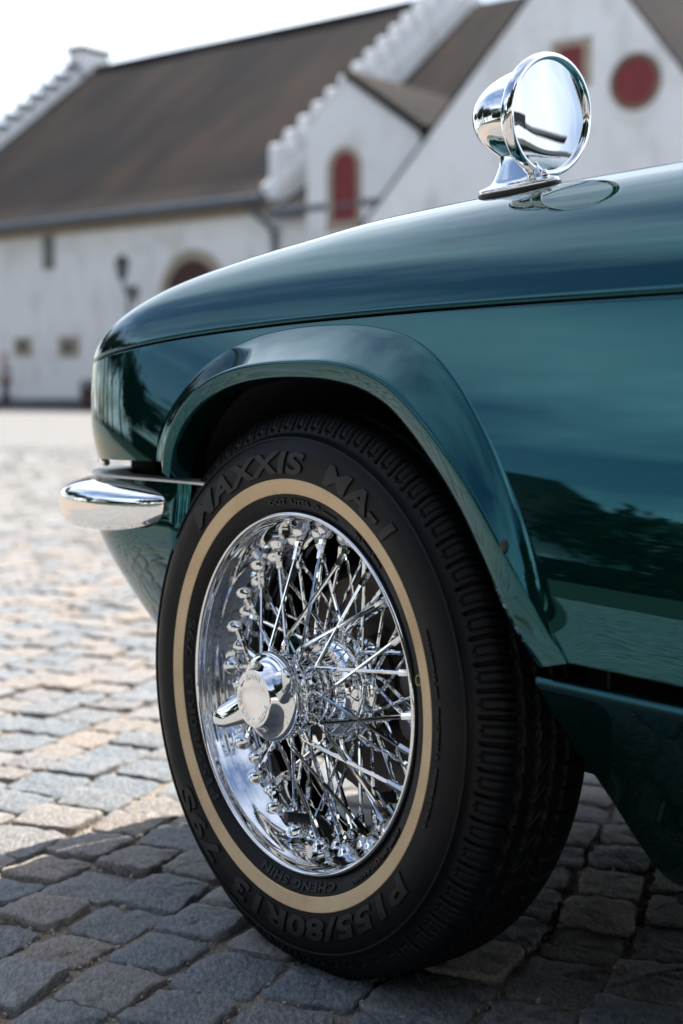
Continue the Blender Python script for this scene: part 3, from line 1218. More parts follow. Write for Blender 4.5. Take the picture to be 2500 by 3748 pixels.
for (yb, off, nb, rad, hgt) in ((0.0350, 0.0, 24, 0.0082, 0.0080), (0.0435, 7.5, 24, 0.0082, 0.0078), (0.0700, 3.75, 24, 0.0075, 0.0060)):
    aa = (np.degrees(aR) - off) % 15.0
    aa = np.minimum(aa, 15 - aa)
    da = np.radians(aa) * 0.158
    d2 = (da[None, :] ** 2 + (Ym - yb) ** 2) / rad ** 2
    msk = (Ym > 0.022) & (Ym < 0.085)
    dsp = np.maximum(dsp, np.where(msk, hgt * np.clip(1 - d2, 0, 1) ** 0.55, 0))
P = np.stack([(Rm - dsp) * np.cos(aR), Ym - dsp * 0.20, (Rm - dsp) * np.sin(aR)], -1)
rim = gridmesh('rim', P, M['chrome'], wheel, wrap=True)

# hub ------------------------------------------------------------------
hubp = [(0.0, -0.022), (0.040, -0.022), (0.0432, -0.0205), (0.0440, -0.0180), (0.0440, -0.0150), (0.0430, -0.0125), (0.0415, -0.0110), (0.0412, -0.0075), (0.0385, -0.0045), (0.0345, -0.0025), (0.0335, 0.004),
        (0.0350, 0.0075), (0.0352, 0.0115), (0.0340, 0.0140), (0.0352, 0.0165), (0.0352, 0.0225), (0.0338, 0.0250), (0.0352, 0.0275), (0.0356, 0.0350), (0.0375, 0.0375), (0.0390, 0.0400),
        (0.0415, 0.0430), (0.0470, 0.0445), (0.0500, 0.0460), (0.0510, 0.0500), (0.0520, 0.0540), (0.0555, 0.0560), (0.0575, 0.0585), (0.0575, 0.0640), (0.0560, 0.0660), (0.0470, 0.0680), (0.0460, 0.0820), (0.0500, 0.0840), (0.0500, 0.0900), (0.0, 0.0900)]
gridmesh('hub', lathe(hubp, 128), M['chrome'], wheel, wrap=True, sharp=50)

# spokes: three sets of 24, each spoke with its nipple --------------------
def spoke_mesh(hub_r, hub_y, rim_r, rim_y, delta, flange):
    """one spoke ending at rim angle 0, its hub end at angle -delta"""
    ha = R(-delta)
    h = Vector((hub_r * math.cos(ha), hub_y, hub_r * math.sin(ha)))
    e = Vector((rim_r, rim_y, 0))
    d = (e - h).normalized()
    rad = Vector((h.x, 0, h.z)).normalized()
    # the wire leaves the flange radially and bends towards the rim
    b0 = h - rad * 0.004 + Vector((0, flange * 0.003, 0))
    b1 = h + rad * 0.0035
    b2 = b1 + (rad + d) * 0.0035
    b3 = b2 + d * 0.008
    bm = bmesh.new()
    rw = 0.0023
    end = e - d * 0.001
    bm_tube(bm, [b0, h, b1, b2, b3, end - d * 0.018], rw, 8)
    s0 = end - d * 0.0205
    bm_tube(bm, [s0, s0 + d * 0.0006, end - d * 0.006, end], [0.0029, 0.0036, 0.0038, 0.0036], 6)
    bm_tube(bm, [end - d * 0.0055, end - d * 0.0005], [0.0042, 0.0046], 6)
    me_o = from_bm('spoke', bm, M['chrome'], wheel, sharp=35)
    return me_o


def spoke_set(hub_r, hub_y, rim_r, rim_y, delta, off, flange):
    for sg in (1, -1):
        proto = spoke_mesh(hub_r, hub_y, rim_r, rim_y, delta * sg, flange)
        for k in range(12):
            o = proto if k == 0 else proto.copy()
            if k:
                COL.objects.link(o)
                o.parent = wheel
            a = off + 30 * k + (0 if sg > 0 else 15)
            o.rotation_euler = (0, -R(a), 0)


spoke_set(0.0415, -0.0105, 0.1560, 0.0330, 27, 0.0, 1)
spoke_set(0.0515, 0.0500, 0.1520, 0.0425, 24, 7.5, 1)
spoke_set(0.0560, 0.0610, 0.1520, 0.0690, 30, 3.75, -1)

# two-eared knock-off cap -----------------------------------------------
capp = [(0.0, -0.0530), (0.0262, -0.0530), (0.0278, -0.0526), (0.0287, -0.0514), (0.0296, -0.0495), (0.0315, -0.0455), (0.0338, -0.0415), (0.0365, -0.0385), (0.0400, -0.0368), (0.0432, -0.0358), (0.0450, -0.0335),
        (0.0455, -0.0300), (0.0446, -0.0262), (0.0425, -0.0245), (0.0400, -0.0235), (0.0, -0.0235)]
gridmesh('knock_off_cap', lathe(resample(capp, 0.0008), 160), M['chrome'], wheel, wrap=True, sharp=40)
for a in (207, 27):
    rows = []
    for t in np.linspace(0, 1, 26):
        r = 0.022 + 0.052 * t
        hw = 0.0180 * (1 - 0.45 * t) * math.sqrt(max(0.0, 1 - max(0, (t - 0.72) / 0.28) ** 2)) + 0.0003
        ht = 0.0105 * (1 - 0.42 * t) * math.sqrt(max(0.0, 1 - max(0, (t - 0.72) / 0.28) ** 2)) + 0.0003
        cy = -0.0345 - 0.021 * t ** 1.3
        ring = []
        for k in range(28):
            b = 2 * PI * k / 28
            cx_, sx_ = math.cos(b), math.sin(b)
            tx = hw * math.copysign(abs(cx_) ** 0.75, cx_)
            ty = ht * math.copysign(abs(sx_) ** 0.75, sx_)
            ring.append((r * math.cos(R(a)) - tx * math.sin(R(a)), cy + ty, r * math.sin(R(a)) + tx * math.cos(R(a))))
        rows.append(ring)
    gridmesh('knock_off_ear', np.array(rows), M['chrome'], wheel, wrap=True)
# toothed ring behind the cap
bm = bmesh.new()
for k in range(44):
    a = 2 * PI * k / 44
    bm_box(bm, (0.0405, -0.0245, -0.0016), (0.0442, -0.0195, 0.0016), Matrix.Rotation(a, 4, 'Y'))
from_bm('toothed_ring', bm, M['chrome'], wheel, smooth=False)
fy = lambda r: -0.0530
for (t_, a0, a1, r0, inw) in (('UNDO', 128, 60, 0.0195, False), ('NEAR', 168, 205, 0.0252, True), ('LEFT', 214, 276, 0.0252, True), ('SIDE', 294, 352, 0.0252, True)):
    ring_text('cap_lettering', t_, a0, a1, r0, 0.0056 if t_ != 'NEAR' else 0.0042, 0.0004, fy, M['chrome'], wheel, 0.0002, 0.0002, inward=inw)
bm = bmesh.new()
bm_tube(bm, [(0.0225 * math.cos(R(a)), -0.0533, 0.0225 * math.sin(R(a))) for a in (152, 146, 140, 136)], [0.0005, 0.0005, 0.0005, 0.0005], 6)
bm_tube(bm, [(0.0225 * math.cos(R(a)), -0.0533, 0.0225 * math.sin(R(a))) for a in (158, 151)], [0.0001, 0.0018], 6)
from_bm('cap_lettering', bm, M['chrome'], wheel)

# brake disc, caliper, valve ---------------------------------------------
dp = [(0.045, 0.100), (0.060, 0.100), (0.066, 0.098), (0.072, 0.094), (0.115, 0.094), (0.1155, 0.096), (0.1155, 0.106), (0.05, 0.106)]
gridmesh('brake_disc', lathe(dp, 96), M['disc'], wheel, wrap=True, sharp=40)
bm = bmesh.new()
bm_box(bm, (0.070, 0.075, -0.048), (0.138, 0.125, 0.050))
bmesh.ops.bevel(bm, geom=bm.edges[:], offset=0.010, segments=3, affect='EDGES')
for zz_ in (-0.02, 0.022):
    bm_tube(bm, [(0.103, 0.076, zz_), (0.103, 0.068, zz_), (0.103, 0.066, zz_)], [0.021, 0.020, 0.015], 24)
from_bm('brake_caliper', bm, M['brake'], wheel)
gridmesh('shade_backing_disc', lathe([(0.04, 0.112), (0.128, 0.112), (0.130, 0.114), (0.130, 0.118)], 64), M['black'], wheel, wrap=True)  # black disc added behind the spokes to darken the wheel interior
bm = bmesh.new()
va = R(-92)
bm_tube(bm, [(0.156 * math.cos(va), 0.050, 0.156 * math.sin(va)), (0.146 * math.cos(va) - 0.002, 0.043, 0.146 * math.sin(va)), (0.137 * math.cos(va) - 0.006, 0.022, 0.137 * math.sin(va)), (0.134 * math.cos(va) - 0.010, 0.008, 0.134 * math.sin(va))],
        [0.0065, 0.0058, 0.0052, 0.0050], 14)
bm_tube(bm, [(0.1345 * math.cos(va) - 0.0095, 0.011, 0.1345 * math.sin(va)), (0.133 * math.cos(va) - 0.0115, 0.001, 0.133 * math.sin(va))], [0.0056, 0.0056], 14)
from_bm('valve_stem', bm, M['gasket'], wheel)

# the wheel on the far side of the axle
w2 = empty('wheel', (0, 1.26, ZC), car)
for src in (tyre, rim):
    o = src.copy()
    COL.objects.link(o)
    o.parent = w2
    o.scale = (1, -1, 1)

# =====================================================================
# WING MIRROR
# =====================================================================
mir = empty('wing_mirror', (0.175, 0.1772, 0.8535), car)
TILT = R(5.0)                                   # glass tipped slightly down and turned a little inboard
mir_rot = Euler((0, TILT, R(1.0)))


def mpt(P):
    """mirror-local lathe (axis y=-> rear) to the car frame"""
    Q = np.zeros_like(P)
    Q[..., 0] = -P[..., 1]
    Q[..., 1] = P[..., 0]
    Q[..., 2] = P[..., 2]
    Rm_ = np.array(mir_rot.to_matrix())
    return 1.055 * (Q @ Rm_.T)


ring = resample([(0.0490, 0.004), (0.0488, -0.0005), (0.0500, -0.0035), (0.0525, -0.0042), (0.0550, -0.0020), (0.0558, 0.0030), (0.0540, 0.0085), (0.0500, 0.0125), (0.0440, 0.0135)], 0.0008)
gridmesh('mirror_ring', mpt(lathe(ring, 128)), M['chrome'], mir, wrap=True)
hp = [(0.0450, 0.0120), (0.0450, 0.0160), (0.0440, 0.024), (0.0420, 0.036), (0.0385, 0.049), (0.0335, 0.061), (0.0265, 0.0725), (0.0180, 0.0815), (0.0090, 0.0865), (0.0, 0.0880)]
gridmesh('mirror_housing', mpt(lathe(resample(hp, 0.002), 128)), M['chrome'], mir, wrap=True)
gl = [(0.0, -0.0002), (0.02, -0.00017), (0.035, -0.0001), (0.0492, 0.0002)]
gridmesh('mirror_glass', mpt(lathe(resample(gl, 0.004), 96)), M['mirror'], mir, wrap=True)


# where the wing carries the foot: point and frame on the surface
def wing_point(s_, inw):
    col = upper_rows(np.array([s_]))[:, 0]
    d = np.abs(col[4:64, 1] - inw)
    i = int(d.argmin()) + 4
    return col[i], i


ft, fi = wing_point(-0.150, 0.163)
c1 = upper_rows(np.array([-0.150, -0.18]))
ex = Vector(c1[fi, 1] - c1[fi, 0]).normalized()
ey = Vector(c1[fi + 1, 0] - c1[fi - 1, 0]).normalized()
ez = ex.cross(ey).normalized()
if ez.z < 0:
    ez = -ez
ey = ez.cross(ex)
FM = Matrix((ex, ey, ez)).transposed()
ftl = Vector(ft) - Vector(mir.location)


def foot_rows(levels):
    rows = []
    for (a_, b_, h, dx, dy) in levels:
        rr = []
        for k in range(64):
            t = 2 * PI * k / 64
            cx_, sx_ = math.cos(t), math.sin(t)
            # pointed-oval foot
            q = Vector((a_ * cx_ + dx, b_ * math.copysign(abs(sx_) ** 1.15, sx_) + dy, h))
            rr.append(ftl + FM @ q)
        rows.append(rr)
    return np.array(rows)


gridmesh('mirror_gasket', foot_rows([(0.0515, 0.0225, -0.0045, 0, 0), (0.0515, 0.0225, 0.0022, 0, 0), (0.049, 0.020, 0.0026, 0, 0)]), M['gasket'], mir, wrap=True, sharp=40)
gridmesh('mirror_foot', foot_rows([(0.0495, 0.0205, 0.0022, 0, 0), (0.0502, 0.0212, 0.0040, 0, 0), (0.0495, 0.0205, 0.0060, 0, 0), (0.0470, 0.0185, 0.0072, 0, 0), (0.0420, 0.0150, 0.0080, 0.001, 0), (0.0370, 0.0128, 0.0095, 0.002, 0.0),
                                   (0.0320, 0.0116, 0.0135, 0.002, 0.001), (0.0270, 0.0106, 0.0190, 0.000, 0.003), (0.0230, 0.0098, 0.0250, -0.002, 0.006), (0.0205, 0.0092, 0.0320, -0.004, 0.009), (0.0195, 0.0090, 0.0420, -0.006, 0.012)]),
         M['chrome'], mir, wrap=True)
bm = bmesh.new()
sp0 = ftl + FM @ Vector((0.040, -0.006, 0.0110))
bmesh.ops.create_uvsphere(bm, u_segments=16, v_segments=10, radius=0.0045, matrix=Matrix.Translation(sp0))
from_bm('mirror_screw', bm, M['chrome'], mir)

# =====================================================================
# SCUTTLE, WINDSCREEN AND WIPERS (seen in the mirror)
# =====================================================================
bm = bmesh.new()
wsb = [Vector((0.80 - 0.10 * math.cos((y - 0.63) / 0.56 * 1.2), y, 0.838 - 0.03 * ((y - 0.63) / 0.5) ** 2)) for y in np.linspace(0.16, 1.10, 24)]
wst = [p + Vector((0.22, (0.63 - p.y) * 0.10, 0.33)) for p in wsb]
bm_tube(bm, wsb, 0.012, 8)
bm_tube(bm, wst, 0.012, 8)
bm_tube(bm, [wsb[0], wst[0]], 0.013, 8)
bm_tube(bm, [wsb[-1], wst[-1]], 0.013, 8)
from_bm('windscreen_frame', bm, M['gasket'], car)
mesh('windscreen_glass', [p[:] for p in wsb] + [p[:] for p in wst], [(k, k + 1, 24 + k + 1, 24 + k) for k in range(23)], M['glass'], car)
for (y_, rot) in ((0.42, 1), (0.86, 1)):
    bm = bmesh.new()
    pv = Vector((0.66, y_, 0.828))
    bm_tube(bm, [pv + Vector((0, 0, -0.02)), pv + Vector((0, 0, 0.018))], 0.013, 10)
    tip = Vector((0.735, y_ + 0.26 * rot, 0.875))
    bm_tube(bm, [pv + Vector((0, 0, 0.015)), pv.lerp(tip, 0.5) + Vector((0, 0, 0.02)), tip], [0.011, 0.009, 0.007], 8)
    a = tip + Vector((0.0, -0.17, -0.012))
    b = tip + Vector((0.0, 0.17, 0.0))
    bm_tube(bm, [a, tip + Vector((0, 0, 0.004)), b], [0.005, 0.011, 0.005], 8)
    bm_tube(bm, [a + Vector((0, 0, -0.008)), b + Vector((0, 0, -0.008))], 0.0035, 6)
    bm_box(bm, tip - Vector((0.010, 0.03, 0.008)), tip + Vector((0.010, 0.03, 0.024)))
    from_bm('wiper', bm, M['gasket'], car)


# =====================================================================
# THE BARN RANGE ACROSS THE COURTYARD (local frame: u along the front, v away, z up)
# =====================================================================
BU = 0.783 * RT - 0.622 * VH
BV = 0.622 * RT + 0.783 * VH
B0 = CAM + VH * 48.0 + RT * (-11.5)
B0[2] = 0
BMAT = Matrix(((BU[0], BV[0], 0, B0[0]), (BU[1], BV[1], 0, B0[1]), (0, 0, 1, 0), (0, 0, 0, 1)))


def bp(px, py, v0):
    """pixel -> (u, z) on the plane v = v0 of the barn front"""
    d = ray(px, py)
    t = (v0 - (CAM - B0) @ BV) / (d @ BV)
    q = CAM + d * t - B0
    return float(q @ BU), float(q[2])


def bthing(name, label, cat, group=None):
    o = empty(name)
    o.matrix_world = BMAT
    return tag(o, label, cat, group)


def poly_extrude(bm, pts, v0, v1):
    """polygon given as (u, z), extruded from v0 to v1"""
    a = [bm.verts.new((u, v0, z)) for u, z in pts]
    b = [bm.verts.new((u, v1, z)) for u, z in pts]
    n = len(pts)
    bm.faces.new(a)
    bm.faces.new(b[::-1])
    for k in range(n):
        bm.faces.new((a[k], b[k], b[(k + 1) % n], a[(k + 1) % n]))


def arch_pts(u0, u1, zb, zt, n=14):
    r = (u1 - u0) / 2
    c = (u0 + u1) / 2
    zs = zt - r
    return [(u0, zb)] + [(c - r * math.cos(PI * k / n), zs + r * math.sin(PI * k / n)) for k in range(n + 1)] + [(u1, zb)]


def frame_with_panel(parent, name, pts_out, pts_in, v, m_frame, m_panel, boards=0):
    """surround proud of the wall with the leaf set back in it"""
    bm = bmesh.new()
    n = len(pts_out)
    rings = []
    for pts, vv in ((pts_out, v + 0.03), (pts_out, v - 0.06), (pts_in, v - 0.06), (pts_in, v + 0.03)):
        rings.append([bm.verts.new((u, vv, z)) for u, z in pts])
    for r0, r1 in zip(rings, rings[1:]):
        for k in range(n):
            bm.faces.new((r0[k], r0[(k + 1) % n], r1[(k + 1) % n], r1[k]))
    fr = from_bm(name, bm, m_frame, parent, smooth=False)
    bm = bmesh.new()
    poly_extrude(bm, pts_in, v - 0.025, v + 0.02)
    pn = from_bm('panel', bm, m_panel, fr, smooth=False)
    return fr


U_L, U_R = -6.24, 12.06
VR, ZE, ZR = 9.87, 6.0, 13.65
barn = bthing('barn', 'long whitewashed barn with steep brown tiled roof and stepped gables across the courtyard', 'barn')
bm = bmesh.new()
bm_box(bm, (U_L - 0.4, 0, 0), (U_R + 0.4, 19.7, ZE))
from_bm('wall', bm, M['wall'], barn, smooth=False)
for (ua, ub) in ((U_L - 0.4, U_L), (U_R, U_R + 0.4)):
    bm = bmesh.new()
    prof = [(0.001, ZE), (VR, ZR + 0.1), (19.699, ZE)]
    a = [bm.verts.new((ua, v_, z)) for v_, z in prof]
    b = [bm.verts.new((ub, v_, z)) for v_, z in prof]
    bm.faces.new(a)
    bm.faces.new(b[::-1])
    for k in range(3):
        bm.faces.new((a[k], b[k], b[(k + 1) % 3], a[(k + 1) % 3]))
    from_bm('gable_wall', bm, M['wall'], barn, smooth=False)


def roof(parent, u0, u1, ve, ze, vr, zr, back, name='roof'):
    """two slopes with a sprocketed foot and a real thickness"""
    bm = bmesh.new()
    k1 = (ve + 1.3, ze + 0.72)
    prof = [(ve, ze), k1, (vr, zr), (back - k1[0] + ve * 0, k1[1]), (back - ve, ze)]
    th_ = 0.22
    top = [(v_, z) for v_, z in prof]
    bot = [(v_, z - th_) for v_, z in prof[::-1]]
    loop = top + bot
    nU = 12
    ring = []
    for k in range(nU + 1):
        u = u0 + (u1 - u0) * k / nU
        sag = -0.05 * math.sin(PI * k / nU * 2.3) ** 2
        ring.append([bm.verts.new((u, v_, z + sag * (1 if i in (1, 2, 3) else 0.3))) for i, (v_, z) in enumerate(loop)])
    n = len(loop)
    for r0, r1 in zip(ring, ring[1:]):
        for k in range(n):
            bm.faces.new((r0[k], r0[(k + 1) % n], r1[(k + 1) % n], r1[k]))
    bm.faces.new(ring[0])
    bm.faces.new(ring[-1][::-1])
    return from_bm(name, bm, M['tiles'], parent, smooth=False)


rf = roof(barn, U_L, U_R, -0.45, ZE - 0.02, VR, ZR, 19.7)
bm = bmesh.new()
bm_tube(bm, [(U_L, VR, ZR + 0.02), (U_R, VR, ZR + 0.02)], 0.14, 10)
from_bm('ridge_tiles', bm, M['tiles'], barn)
bm = bmesh.new()
bm_tube(bm, [(U_L - 0.1, -0.52, ZE - 0.12), (U_R + 0.3, -0.52, ZE - 0.10)], 0.13, 12)
from_bm('gutter', bm, M['zinc'], barn)
bm = bmesh.new()
bm_box(bm, (U_L - 0.4, -0.10, ZE - 0.45), (U_R + 0.4, -0.002, ZE - 0.08))
from_bm('eaves_cornice', bm, M['tan_stone'], barn, smooth=False)
bm = bmesh.new()
bm_box(bm, (U_L - 0.4, -0.05, 0), (U_R + 0.4, -0.003, 0.34))
from_bm('plinth', bm, M['plinth'], barn, smooth=False)
bm = bmesh.new()
pts = [bp(918, 752, -0.4), bp(930, 775, -0.3), bp(985, 822, -0.15), bp(1004, 850, -0.12), bp(1007, 1000, -0.12)]
bm_tube(bm, [(u, v_, z) for (u, z), v_ in zip(pts, (-0.45, -0.42, -0.2, -0.14, -0.14))] + [(pts[-1][0], -0.14, 0.1)], 0.085, 10)
from_bm('downpipe', bm, M['zinc'], barn)

# stepped parapets: a sloping coping with one round-topped block to every step
SLOPE = math.atan2(ZR - ZE, VR)


def merlon_mesh(w_, h_):
    bm = bmesh.new()
    t_ = 0.34
    pts = [(-w_ / 2, -0.5)] + [(-w_ / 2 * math.cos(PI * k / 10), h_ - w_ / 2 + w_ / 2 * math.sin(PI * k / 10)) for k in range(11)] + [(w_ / 2, -0.5)]
    a = [bm.verts.new((-t_ / 2, y, z)) for y, z in pts]
    b = [bm.verts.new((t_ / 2, y, z)) for y, z in pts]
    bm.faces.new(a)
    bm.faces.new(b[::-1])
    for k in range(len(pts)):
        bm.faces.new((a[k], b[k], b[(k + 1) % len(pts)], a[(k + 1) % len(pts)]))
    return bm


for (uu, nn, capd) in ((U_L - 0.15, 15, True), (U_R + 0.2, 15, False)):
    bm = bmesh.new()
    prof = [(-0.2, ZE - 0.1), (-0.2, ZE + 0.30), (VR, ZR + 0.38), (VR, ZR - 0.1)]
    a = [bm.verts.new((uu - 0.27, v_, z)) for v_, z in prof]
    b = [bm.verts.new((uu + 0.27, v_, z)) for v_, z in prof]
    bm.faces.new(a)
    bm.faces.new(b[::-1])
    for k in range(4):
        bm.faces.new((a[k], b[k], b[(k + 1) % 4], a[(k + 1) % 4]))
    par = from_bm('parapet', bm, M['wall'], barn, smooth=False)
    first = None
    for k in range(nn):
        v_ = 0.22 + 0.622 * k
        z = ZE + (ZR - ZE) * v_ / VR
        if first is None:
            first = from_bm('parapet_step', merlon_mesh(0.42, 0.72 if capd else 1.32), M['wall'], par, sharp=40)
            o = first
        else:
            o = first.copy()
            COL.objects.link(o)
            o.parent = par
        o.location = (uu, v_, z)
        if capd:
            bm = bmesh.new()
            bm_box(bm, (-0.31, -0.25, 0.66), (0.31, 0.27, 0.80))
            c_ = from_bm('step_tile', bm, M['tiles'], par, smooth=False)
            c_.location = (uu, v_, z)
bm = bmesh.new()
bm_box(bm, (U_L - 0.55, VR - 0.75, ZR - 0.2), (U_L + 0.25, VR + 0.75, ZR + 0.70))
from_bm('gable_pinnacle', bm, M['wall'], barn, smooth=False)
bm = bmesh.new()
bm_box(bm, (U_L - 0.65, VR - 0.85, ZR + 0.70), (U_L + 0.35, VR + 0.85, ZR + 0.86))
from_bm('pinnacle_tile', bm, M['tiles'], barn, smooth=False)

# openings of the long front
u0, _ = bp(612, 1000, 0)
u1, _ = bp(806, 1000, 0)
_, zt = bp(706, 950, 0)
frame_with_panel(barn, 'arched_doorway', arch_pts(u0 - 0.3, u1 + 0.3, 0.05, zt + 0.3), arch_pts(u0, u1, 0.06, zt), 0.0, M['tan_stone'], M['brown_board'])
for (xa, xb, ya, yb, ia, ib, ja, jb) in ((57, 115, 1234, 1303, 71, 105, 1249, 1285), (219, 289, 1231, 1307, 234, 271, 1255, 1290)):
    (ua, za), (ub, zb) = bp(xa, yb, 0), bp(xb, ya, 0)
    (uc, zc_), (ud, zd_) = bp(ia, jb, 0), bp(ib, ja, 0)
    frame_with_panel(barn, 'window', [(ua, za), (ua, zb), (ub, zb), (ub, za)], [(uc, zc_), (uc, zd_), (ud, zd_), (ud, zc_)], 0.0, M['tan_stone'], M['dark_open'])
(ua, za), (ub, zb) = bp(166, 980, 0), bp(194, 872, 0)
frame_with_panel(barn, 'slit_window', [(ua - 0.06, za - 0.06), (ua - 0.06, zb + 0.06), (ub + 0.06, zb + 0.06), (ub + 0.06, za - 0.06)], [(ua, za), (ua, zb), (ub, zb), (ub, za)], 0.0, M['grey_slit'], M['grey_slit'])

# annex: same roof carried on beyond the parapet, with a small gable
ann = bthing('barn_annex', 'annex with small white gable and arched red shutter beside the stepped parapet', 'building')
bm = bmesh.new()
bm_box(bm, (U_R + 0.45, 0.02, 0), (30, 19.6, ZE - 0.35))
from_bm('wall', bm, M['wall'], ann, smooth=False)
roof(ann, U_R + 0.47, 30, -0.45, ZE - 0.45, VR, ZR - 0.4, 19.7)
bm = bmesh.new()
bm_tube(bm, [(U_R + 0.5, -0.52, ZE - 0.53), (29, -0.52, ZE - 0.5)], 0.12, 12)
from_bm('gutter', bm, M['zinc'], ann)
VG = -0.6
gl_ = bp(1122, 470, VG)
ga = bp(1268, 285, VG)
gr_ = bp(1535, 478, VG)
bm = bmesh.new()
poly_extrude(bm, [(gl_[0], 0.0), (gl_[0], gl_[1]), ga, gr_, (gr_[0], 0.0)], VG, 4.0)
from_bm('gable_wall', bm, M['wall'], ann, smooth=False)
bm = bmesh.new()
for (p, q) in ((gl_, ga), (ga, gr_)):
    du, dz = q[0] - p[0], q[1] - p[1]
    ext = 0.06
    pa = p
    qa = (q[0] + (du * ext if q is gr_ else 0), q[1] + (dz * ext if q is gr_ else 0))
    poly_extrude(bm, [pa, qa, (qa[0], qa[1] + (0.24 if p is ga else 0.08)), (pa[0], pa[1] + (0.24 if p is ga else 0.08))], VG - (0.12 if p is ga else -0.05), 6.5 if p is ga else 3.0)
from_bm('gable_roof', bm, M['tiles'], ann, smooth=False)
(ua, zs), (ub, zt) = bp(1222, 812, VG), bp(1310, 552, VG)
frame_with_panel(ann, 'arched_shutter', arch_pts(ua - 0.2, ub + 0.12, zs - 0.25, zt + 0.16), arch_pts(ua, ub, zs, zt), VG, M['tan_stone'], M['red_board'])

# cross wing with the broad gable
wing = bthing('gabled_wing', 'broad white gable with round and square oxblood shutters and brown roof', 'building')
VB = -4.0
ap = bp(2115, -245, VB)
lf = bp(1449, 662, VB)
rt_ = bp(2500, 263, VB)


def along(p, q, z):
    t = (z - p[1]) / (q[1] - p[1])
    return (p[0] + (q[0] - p[0]) * t, z)


zl = 4.4
L0 = along(ap, lf, zl)
R0_ = along(ap, rt_, zl)
bm = bmesh.new()
poly_extrude(bm, [(L0[0], 0), L0, ap, R0_, (R0_[0], 0)], VB, 9.0)
from_bm('gable_wall', bm, M['wall'], wing, smooth=False)
bm = bmesh.new()
for (p, q, sg) in ((L0, ap, -1), (ap, R0_, 1)):
    du, dz = q[0] - p[0], q[1] - p[1]
    pa, qa = p, q
    if sg < 0:
        pa = (p[0] - du * 0.07, p[1] - dz * 0.07)
    else:
        qa = (q[0] + du * 0.07, q[1] + dz * 0.07)
    poly_extrude(bm, [(pa[0], pa[1] + 0.02), (qa[0], qa[1] + 0.02), (qa[0], qa[1] + 0.09), (pa[0], pa[1] + 0.09)], VB - 0.02, 9.5)
from_bm('roof', bm, M['tiles'], wing, smooth=False)
bm = bmesh.new()
gpt = (L0[0] - (ap[0] - L0[0]) * 0.08, L0[1] - (ap[1] - L0[1]) * 0.08)
bm_tube(bm, [(gpt[0], VB - 0.3, gpt[1] + 0.1), (gpt[0], 6.0, gpt[1] + 0.1)], 0.13, 10)
from_bm('gutter', bm, M['zinc'], wing)
(uc, zc_) = bp(2328, 298, VB)
rr_ = 0.62
circ = lambda r_, n=28: [(uc + r_ * math.cos(2 * PI * k / n), zc_ + r_ * math.sin(2 * PI * k / n)) for k in range(n)]
frame_with_panel(wing, 'round_shutter', circ(0.56), circ(0.46), VB, M['dark_stone'], M['red_board'])
(ua, za), (ub, zb) = bp(2045, 300, VB), bp(2140, 165, VB)
frame_with_panel(wing, 'square_shutter', [(ua - 0.16, za - 0.16), (ua - 0.16, zb + 0.16), (ub + 0.16, zb + 0.16), (ub + 0.16, za - 0.16)], [(ua, za), (ua, zb), (ub, zb), (ub, za)], VB, M['tan_stone'], M['red_board'])

# street lamp in front of the barn
(ul, zl_) = bp(447, 985, -1.2)
(upz, zpz) = bp(470, 1065, -1.2)
lamp = empty('street_lamp')
lamp.matrix_world = BMAT @ Matrix.Translation((upz, -1.2, 0))
tag(lamp, 'black iron street lamp with two lanterns in front of the white barn wall', 'street lamp')
bm = bmesh.new()
bm_tube(bm, [(0, 0, 0), (0, 0, 0.3), (0, 0, 0.5), (0, 0, 2.2), (0, 0, zpz + 0.2)], [0.13, 0.12, 0.075, 0.055, 0.045], 12)
from_bm('post', bm, M['iron'], lamp)
for (du, zz_) in ((ul - upz, zl_), (0.28, zpz - 0.10)):
    bm = bmesh.new()
    bm_tube(bm, [(0, 0, zpz - 0.2), (du * 0.6, 0, zpz - 0.1 + (zz_ - zpz) * 0.2), (du, 0, zz_ - 0.32)], 0.035, 8)
    big = 1.0 if zz_ > zpz else 0.62
    bm_tube(bm, [(du, 0, zz_ - 0.34 * big), (du, 0, zz_ - 0.26 * big)], [0.06 * big, 0.12 * big], 6)
    bm_tube(bm, [(du, 0, zz_ + 0.20 * big), (du, 0, zz_ + 0.24 * big), (du, 0, zz_ + 0.38 * big), (du, 0, zz_ + 0.46 * big)], [0.24 * big, 0.23 * big, 0.07 * big, 0.02], 6)
    for k in range(6):
        a = 2 * PI * k / 6
        bm_tube(bm, [(du + 0.12 * big * math.cos(a), 0.12 * big * math.sin(a), zz_ - 0.26 * big), (du + 0.2 * big * math.cos(a), 0.2 * big * math.sin(a), zz_ + 0.2 * big)], 0.018 * big, 5)
    ln = from_bm('lantern', bm, M['iron'], lamp)
    bm = bmesh.new()
    bm_tube(bm, [(du, 0, zz_ - 0.25 * big), (du, 0, zz_ + 0.19 * big)], [0.11 * big, 0.19 * big], 6)
    from_bm('lantern_glass', bm, M['lampglass'], ln, smooth=False)

